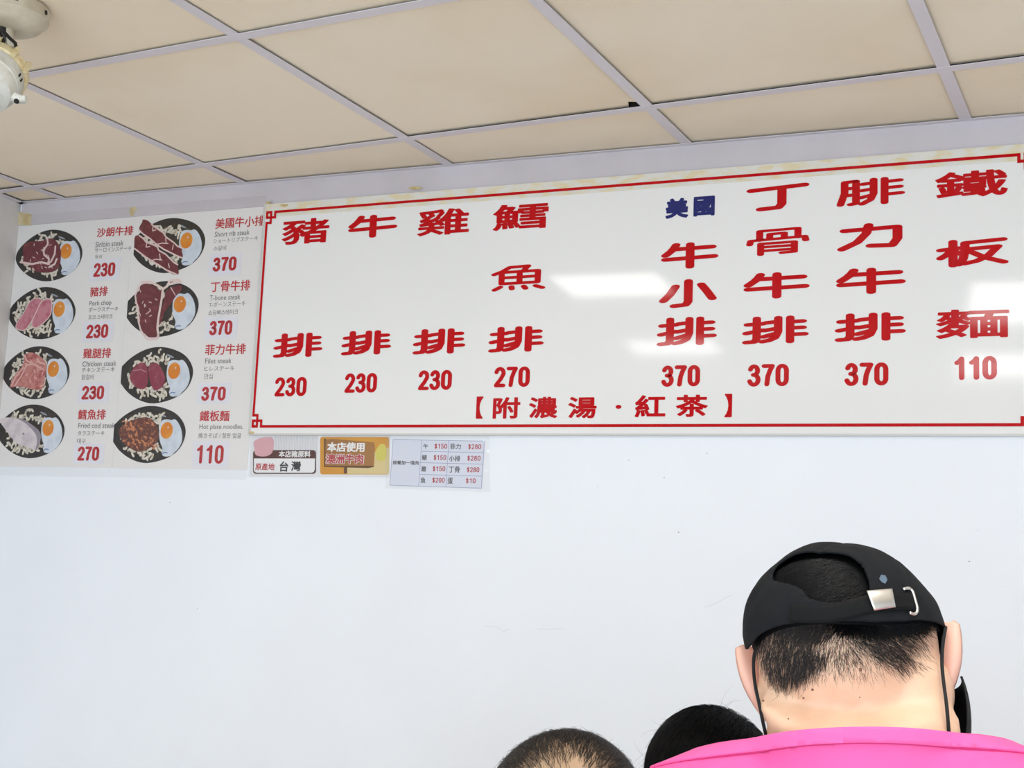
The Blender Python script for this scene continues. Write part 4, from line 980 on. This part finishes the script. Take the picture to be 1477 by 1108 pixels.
def band(line, hw, k, name, m, par, thick=.0016):
    """cloth band laid over the cap along a centre line"""
    P = sm(line, 2, False); rows = []
    for a, (x, y) in enumerate(P):
        x0, y0 = P[max(a-1, 0)]; x1, y1 = P[min(a+1, len(P)-1)]; L = math.hypot(x1-x0, y1-y0); nx, ny = -(y1-y0)/L, (x1-x0)/L
        rows.append([ray_ell(x+nx*w, y+ny*w, k)[1] for w in (-hw, -hw*.5, 0, hw*.5, hw)])
    v = [p for r in rows for p in r]; f = [(a*5+c_, a*5+c_+1, (a+1)*5+c_+1, (a+1)*5+c_) for a in range(len(rows)-1) for c_ in range(4)]
    o = obj(name, v, f, m, par, True); md = o.modifiers.new('t', 'SOLIDIFY'); md.thickness = thick; md.offset = 0
    return o
band([(1140, 884), (1170, 886), (1210, 884), (1250, 872), (1290, 866), (1321, 867)], 13.5, 1.022, 'strap', m_strap, cap)
b = MB(); nx_ = 10
A4 = [(1250, 852), (1287, 849), (1292, 876), (1261, 881)]
g4 = []
for layer in (1.040, 1.030):
    for j in range(nx_+1):
        for i in range(nx_+1):
            uu, vv = i/nx_, j/nx_
            x = (A4[0][0]*(1-uu)+A4[1][0]*uu)*(1-vv)+(A4[3][0]*(1-uu)+A4[2][0]*uu)*vv; y = (A4[0][1]*(1-uu)+A4[1][1]*uu)*(1-vv)+(A4[3][1]*(1-uu)+A4[2][1]*uu)*vv
            g4.append(ray_ell(x, y, layer+.022*math.sin(math.pi*vv)*.9)[1])
st = (nx_+1)**2; ff = []
for j in range(nx_):
    for i in range(nx_): k = j*(nx_+1)+i; ff += [(k, k+nx_+1, k+nx_+2, k+1), (k+st, k+st+1, k+st+nx_+2, k+st+nx_+1)]
per = [i for i in range(nx_)]+[j*(nx_+1)+nx_ for j in range(nx_)]+[nx_*(nx_+1)+i for i in range(nx_, 0, -1)]+[j*(nx_+1) for j in range(nx_, 0, -1)]
for a, c_ in zip(per, per[1:]+per[:1]): ff.append((a, c_, c_+st, a+st))
obj('buckle', g4, ff, m_metal, cap, True)
b = MB(); b.tube([ray_ell(x, y, 1.045)[1] for x, y in sm([(1303, 850), (1311, 848), (1316, 852), (1319, 862), (1324, 880), (1320, 887), (1312, 884)], 2, False)], .0013, 8); b.build('slide_ring', m_metal, cap, True)
m_scuf = mat('cap_scuff', (86, 104, 120), .9)
b = MB()
for pg_ in ([(1268, 835), (1271, 829), (1277, 830), (1280, 836), (1277, 842), (1272, 840)], [(1272, 827), (1278, 825), (1281, 824), (1280, 829)]):
    v = [ray_ell(x, y, 1.02)[1] for x, y in pg_]; b.add(v, [tuple(range(len(v)))])
b.build('scuff', m_scuf, cap)
# hair: dark cap of hair under the cap, then strands on the nape
vs = []; NT2 = 40
for i in range(NT2+1):
    for j in range(NP):
        ph = 2*math.pi*j/NP; th = (rim_th(ph)+.02)*(i/NT2); vs.append(ellp(max(th, .0005), ph, .945))
fs = [(i*NP+j, (i+1)*NP+j, (i+1)*NP+(j+1) % NP, i*NP+(j+1) % NP) for i in range(NT2) for j in range(NP)]
m_hairb = mat('hair_mass', (4, 4, 5), .7, spec=.12); hairm = obj('hair', vs, fs, m_hairb, man, True)
dg = bpy.context.evaluated_depsgraph_get()
bvh = BVHTree.FromObject(man, dg)
def cast(px, py):
    h, n_, i_, d_ = bvh.ray_cast(CAM, ray(px, py).normalized()); return h, n_
def pxdir(dx, dy): return (CR*dx-CU*dy).normalized()
def patchhair(name, poly, n, dirf, L0, L1, wid, m, lift=.18, par=None, use_cap=False, grav=0, curl=.03, feather=0):
    xs_, ys_ = [p[0] for p in poly], [p[1] for p in poly]; R_, D_, N_, L_ = [], [], [], []; tries = 0
    r2 = random.Random(hash(name) % 1000 if False else len(poly)*7+n)
    while len(R_) < n and tries < n*20:
        tries += 1; x, y = r2.uniform(min(xs_), max(xs_)), r2.uniform(min(ys_), max(ys_))
        if not inpoly(x, y, poly): continue
        if use_cap: q, h = ray_ell(x, y, .95); nn = (h-HC).normalized()
        else:
            h, nn = cast(x, y)
            if h is None: continue
        dx, dy = dirf(x, y)
        if not use_cap:
            h2, n2 = cast(x+r2.gauss(0, 4.5), max(y+r2.gauss(0, 4.5), 896))
            if h2 is not None and (h2-h).length < .02: h, nn = h2, n2
        a_ = r2.gauss(0, .22); dx, dy = dx*math.cos(a_)-dy*math.sin(a_), dx*math.sin(a_)+dy*math.cos(a_)
        d = pxdir(dx, dy); d = (d-nn*d.dot(nn)).normalized()
        R_.append(h[:]); D_.append(d[:]); N_.append(nn[:]); L_.append(r2.uniform(L0, L1))
    if not R_: return None
    return strands(name, R_, D_, N_, L_, wid, m, par or hairm, lift=lift, seg=4, grav=grav, curl=curl)
left = [(1090, 918), (1104, 905), (1128, 902), (1160, 925), (1196, 935), (1192, 950), (1168, 966), (1146, 980), (1132, 984), (1116, 984), (1104, 962), (1096, 940)]
patchhair('nape_hair', left, 1900, lambda x, y: (.15+(1120-x)*.004, 1), .008, .016, .00019, m_hair2)
patchhair('nape_hair', [(1118, 896), (1200, 892), (1204, 906), (1184, 922), (1160, 918), (1134, 908)], 1100, lambda x, y: (-.35, .6), .008, .015, .00020, m_hair2)
patchhair('nape_hair', [(1196, 900), (1216, 898), (1240, 935), (1230, 958), (1205, 950)], 300, lambda x, y: (.1+(x-1214)*.03, 1), .006, .012, .00015, m_hair2)
right = [(1215, 902), (1330, 900), (1322, 925), (1308, 946), (1300, 962), (1284, 958), (1255, 944), (1232, 930)]
patchhair('nape_hair', right, 1200, lambda x, y: (.9, .75), .009, .017, .00017, m_hair2)
patchhair('nape_hair', [(1205, 886), (1335, 888), (1330, 902), (1270, 908), (1215, 904)], 1300, lambda x, y: ((x-1245)*.02, 1), .008, .016, .00040, m_hair, lift=.35)
patchhair('nape_hair', [(1110, 940), (1180, 925), (1250, 920), (1320, 915), (1345, 925), (1330, 965), (1250, 975), (1190, 975), (1140, 1000), (1112, 995)], 900, lambda x, y: ((x-1210)*.008, 1), .005, .010, .00013, m_hair2)
patchhair('crown_hair', [(1186+(x-1186)*.93, 836+(y-836)*.88+2) for x, y in hole], 2600, lambda x, y: (-.8, .45+(x-1180)*.004), .008, .016, .00030, m_hair, use_cap=True, lift=.02)
m_mole = mat('mole', (128, 86, 68), .6); b = MB()
for x, y, r0 in ((1172, 995, 1.9), (1159, 1007, 1.7), (1241, 966, 2.4), (1240, 1006, 1.0), (1137, 1037, 1.2), (1101, 1011, 1.6)):
    h, nn = cast(x, y)
    if h is not None: b.ellipsoid(h, XYZ, (r0*.0006, r0*.0006, r0*.0006), 8, 6)
b.build('mole', m_mole, man, True)
# face mask with ear loops
m_mask = mat('black_mask', (16, 16, 18), .8)
vs, fs = [], []; na, ne = 48, 20; MC = HC+f_h*.030-u_h*.062+X*.017
for j in range(ne+1):
    for i in range(na+1):
        az = math.radians(-86+172*i/na); el = math.radians(-58+104*j/ne)
        fold = 1+.10*math.exp(-((i/na-.5)/.12)**2)
        vs.append(MC+r_h*(.088*math.sin(az)*math.cos(el*.75)*fold)+f_h*(.080*math.cos(az)*math.cos(el)*fold)+u_h*(.086*math.sin(el)))
fs = [(j*(na+1)+i, j*(na+1)+i+1, (j+1)*(na+1)+i+1, (j+1)*(na+1)+i) for j in range(ne) for i in range(na)]
mask = obj('face_mask', vs, fs, m_mask, man, True); md = mask.modifiers.new('t', 'SOLIDIFY'); md.thickness = .002
for lp_ in ([(1092, 930), (1086, 950), (1088, 985), (1095, 1015), (1100, 1040), (1105, 1062)], [(1364, 905), (1360, 925), (1358, 955), (1361, 985), (1366, 1020), (1369, 1062)]):
    PX = sm(lp_, 2, False); hs = [cast(x, y)[0] for x, y in PX]
    ds = [(h-CAM).length if h is not None and (h-CAM).length < dE+.02 else None for h in hs]
    good = [d for d in ds if d is not None] or [dE-.03]
    ds = [d if d is not None else (min(good[:1]) if i < len(ds)/3 else sum(good)/len(good)) for i, d in enumerate(ds)]
    for _ in range(2): ds = [min(ds[max(0, i-2):i+3]) for i in range(len(ds))]
    for _ in range(6): ds = [ds[0]]+[(ds[i-1]+2*ds[i]+ds[i+1])/4 for i in range(1, len(ds)-1)]+[ds[-1]]
    P = [atd(x, y, d-.0015) for (x, y), d in zip(PX, ds)]
    Q = [P[0]]
    for p in P[1:-1]: Q.append(p)
    Q.append(P[-1]); Q = [Q[0]]+[(Q[i-1]+Q[i]*2+Q[i+1])/4 for i in range(1, len(Q)-1)]+[Q[-1]]
    b = MB(); b.tube(Q, .0015, 8); b.build('ear_loop', m_mask, mask, True)

# ------------------------------------------------------------ two seated people in front of him
m_cloth = [mat('grey_shirt', (120, 122, 128), .85), mat('dark_shirt', (58, 58, 66), .85)]
m_stool = mat('stool_red', (150, 44, 40), .45); m_steel = mat('stool_steel', (170, 170, 172), .35, metal=.9)
def seated(HC, R, yaw, skin, shirtm, label, s=1.0, lean=Vector((0, 0, 0))):
    r, f, u = R; fw = Vector((math.sin(yaw), math.cos(yaw), 0)); rt = Vector((math.cos(yaw), -math.sin(yaw), 0))
    nb = HC-f*.03-u*.05; nb = Vector((HC.x, HC.y, HC.z-.135))-fw*.075+lean*.45
    pel = Vector((nb.x, nb.y, .535))-fw*.06+lean*.55
    def torso(mb, i_):
        T_ = lambda t, w, d: (nb.lerp(pel, t)+Vector((0, 0, -.03*(1-t))), rt, fw, w*s+i_, d*s+i_)
        loft(mb, [T_(.0, .060, .052), T_(.07, .115, .068), T_(.16, .155, .086), T_(.34, .160, .10), T_(.6, .145, .098), T_(.85, .158, .108), T_(1.0, .160, .112), T_(1.1, .14, .10)], 28)
        for sx in (-1, 1):
            sh = nb+rt*(sx*.158*s)+Vector((0, 0, -.075)); limb(mb, [(nb+rt*(sx*.03)+Vector((0, 0, -.02)), .036+i_), (sh, .043+i_)])
    def arms(mb, i_, sleeve):
        for sx in (-1, 1):
            sh = nb+rt*(sx*.165*s)+Vector((0, 0, -.08)); el = sh+rt*(sx*.02)+fw*.06+Vector((0, 0, -.25)); wr = el+fw*.20-rt*(sx*.07)+Vector((0, 0, -.02))
            if sleeve: limb(mb, [(sh, .048+i_), (sh.lerp(el, .6), .046+i_)])
            else:
                limb(mb, [(sh, .045), (el, .036), (el.lerp(wr, .3), .037), (wr, .025)]); hand(mb, wr, wr-el, Vector((0, 0, 1)), -sx)
    def lower(mb, i_):
        for sx in (-1, 1):
            hp_ = pel+rt*(sx*.085); kn = hp_+fw*.38+rt*(sx*.03)+Vector((0, 0, -.01)); an_ = Vector((kn.x, kn.y, .085))-fw*.02
            limb(mb, [(hp_, .080+i_), (hp_.lerp(kn, .5), .070+i_), (kn, .055+i_), (kn.lerp(an_, .35), .052+i_), (an_, .038+i_)])
    def feet(mb, i_):
        for sx in (-1, 1):
            a = pel+rt*(sx*.115)+fw*.36
            loft(mb, [(Vector((a.x, a.y, zc))+fw*t, rt, Z, w+i_, hh+i_) for t, zc, w, hh in ((-.06, .045, .024, .032), (-.02, .05, .034, .042), (.06, .042, .04, .034), (.13, .034, .044, .026), (.185, .030, .03, .018))], 16)
    b = MB(); head(b, HC, R, s); limb(b, [(HC-u*.06-f*.02, .058), (nb.lerp(HC-u*.06-f*.02, .5), .055), (nb, .060)]); torso(b, 0); arms(b, 0, False); lower(b, 0); feet(b, 0)
    for sx in (-1, 1): b.ellipsoid(HC+r*(sx*.080*s)-u*.045*s, R, (.008, .018, .030), 14, 10)
    p = remesh(b, 'person', skin, .0065, 5); tag(p, label, 'person'); face_parts(HC, R, p, s)
    b = MB(); torso(b, .010); arms(b, .008, True); sh_ = remesh(b, 'shirt', shirtm, .008, 5, p); cut(sh_, nb+Vector((0, 0, .0)), (Vector((0, 0, 1))+fw*.35).normalized())
    b = MB(); lower(b, .010); b.ellipsoid(pel, (rt, fw, Z), (.172, .122, .10)); tr_ = remesh(b, 'trousers', m_trs, .008, 4, p); cut(tr_, Vector((0, 0, .075)), Vector((0, 0, -1)))
    for sx in (-1, 1):
        b = MB(); a = pel+rt*(sx*.115)+fw*.36
        loft(b, [(Vector((a.x, a.y, zc))+fw*t, rt, Z, w, hh) for t, zc, w, hh in ((-.075, .045, .028, .040), (-.02, .048, .042, .048), (.06, .042, .048, .042), (.13, .034, .052, .034), (.20, .030, .03, .022))], 18); b.build('shoe', m_shoe, p, True)
    return p, pel
def scalp_pts(HC, R, s, n, cond, seed):
    rr = np.random.default_rng(seed); out = []
    q = rr.normal(size=(n*4, 3)); q /= np.linalg.norm(q, axis=1)[:, None]
    q = q[[cond(v) for v in q]][:n]
    Rm = np.array([R[0][:], R[1][:], R[2][:]]); rad = np.array([.0765, .095, .083])*s
    P = np.array(HC[:])+(q*rad)@Rm; Nn = (q/rad)@Rm; Nn /= np.linalg.norm(Nn, axis=1)[:, None]
    return q, P, Nn, Rm, rad
# grey-topped man with thinning crown
H2 = atd(812, 1190, 1.42); R2 = frame(math.radians(-35), math.radians(30), math.radians(10)); s2 = 1.12
p2, pel2 = seated(H2, R2, math.radians(-22), m_scalp, m_cloth[0], 'person with thinning dark hair and balding crown, left of the black-haired person', s2, Vector((-.24, 0, 0)))
toC2 = (CAM-H2).normalized(); bald = (toC2*.85+Vector((0, 0, .08))).normalized()
bq = np.array([bald.dot(R2[0]), bald.dot(R2[1]), bald.dot(R2[2])]); bq /= np.linalg.norm(bq)
def cond2(v):
    if v[2] < -.25 or (v[1] > .62 and v[2] < .35): return False
    a = math.degrees(math.acos(max(-1, min(1, float(v@bq))))); return rng.random() < max(.07, min(1, (a-26)/30))
q, P, Nn, Rm, rad = scalp_pts(H2, R2, s2, 24000, cond2, 5)
Db = P-(np.array(H2[:])+(bq*rad)@Rm); Db -= (Db*Nn).sum(1)[:, None]*Nn; Db /= np.linalg.norm(Db, axis=1)[:, None]+1e-9
strands('hair', P, Db+rng.normal(size=P.shape)*.25, Nn, rng.uniform(.012, .024, len(P)), .00020, mat('dark_thin_hair', (40, 35, 32), .4), p2, lift=.06, curl=.03, shell=(np.array(H2[:]), Rm, rad, .02))
# black-haired person
H3 = atd(1026, 1121, 1.97); R3 = frame(math.radians(10), math.radians(22), 0); s3 = 1.085
p3, pel3 = seated(H3, R3, 0.0, m_skinm, m_cloth[1], 'person with thick black hair half hidden behind the pink shirt shoulder', s3)
Rm3 = np.array([R3[0][:], R3[1][:], R3[2][:]]); rad3 = np.array([.0765, .095, .083])*s3
vs = []; nu_, nv_ = 48, 30
for i in range(nv_+1):
    for j in range(nu_):
        ph = 2*math.pi*j/nu_; lim = 2.25 if math.cos(ph) < .3 else 1.15+1.1*(1-min(1, (math.cos(ph)-.3)/.35)); th = max(.001, lim*i/nv_)
        k = 1.070+.035*mnoise.noise(Vector((math.cos(ph)*2, math.sin(ph)*2, th*2)))
        d = R3[2]*(rad3[2]*math.cos(th)*k)+(R3[1]*(rad3[1]*math.cos(ph)*k)+R3[0]*(rad3[0]*math.sin(ph)*k))*math.sin(th); vs.append(H3+d)
fs = [(i*nu_+j, (i+1)*nu_+j, (i+1)*nu_+(j+1) % nu_, i*nu_+(j+1) % nu_) for i in range(nv_) for j in range(nu_)]
hair3 = obj('hair', vs, fs, m_hairb, p3, True)
def cond3(v): return v[2] > -.55 and not (v[1] > .5 and v[2] < .45)
q, P, Nn, Rm, rad = scalp_pts(H3, R3, s3*1.07, 7000, cond3, 9)
whorl = np.array([.1, .35, .88]); whorl /= np.linalg.norm(whorl)
Db = P-(np.array(H3[:])+(whorl*rad)@Rm); Db -= (Db*Nn).sum(1)[:, None]*Nn; Db /= np.linalg.norm(Db, axis=1)[:, None]+1e-9
strands('hair_strands', P, Db+rng.normal(size=P.shape)*.2, Nn, rng.uniform(.02, .05, len(P)), .00042, m_hair, hair3, lift=.03, seg=5, grav=.10, curl=.04, shell=(np.array(H3[:]), Rm, rad, .05))
sel = rng.choice(len(P), 170, replace=False)
strands('flyaway_strands', P[sel], Db[sel]+rng.normal(size=(170, 3))*.7, Nn[sel], rng.uniform(.025, .055, 170), .00016, m_hair, hair3, lift=.75, seg=8, curl=.22, grav=.16)
for pel, lb in ((pel2, 'round red stool under the seated person with thinning hair'), (pel3, 'round red stool under the seated black-haired person')):
    sz = pel.z-.104
    t = tag(empty('stool', (pel.x, pel.y, 0)), lb, 'stool'); b = MB()
    b.lathe([(0, .148), (.006, .155), (.024, .155), (.030, .148), (.030, .02)], (0, 0, sz-.030), (0, 0, 1), 36); b.build('seat', m_stool, t, True)
    for k in range(4):
        a = math.pi/4+k*math.pi/2; b = MB(); b.tube([(math.cos(a)*.10, math.sin(a)*.10, sz-.03), (math.cos(a)*.15, math.sin(a)*.15, 0)], .011, 12); b.build('leg', m_steel, t, True)
    b = MB(); b.tube([(math.cos(2*math.pi*k/24)*.128, math.sin(2*math.pi*k/24)*.128, .18) for k in range(25)], .007, 8); b.build('ring', m_steel, t, True)
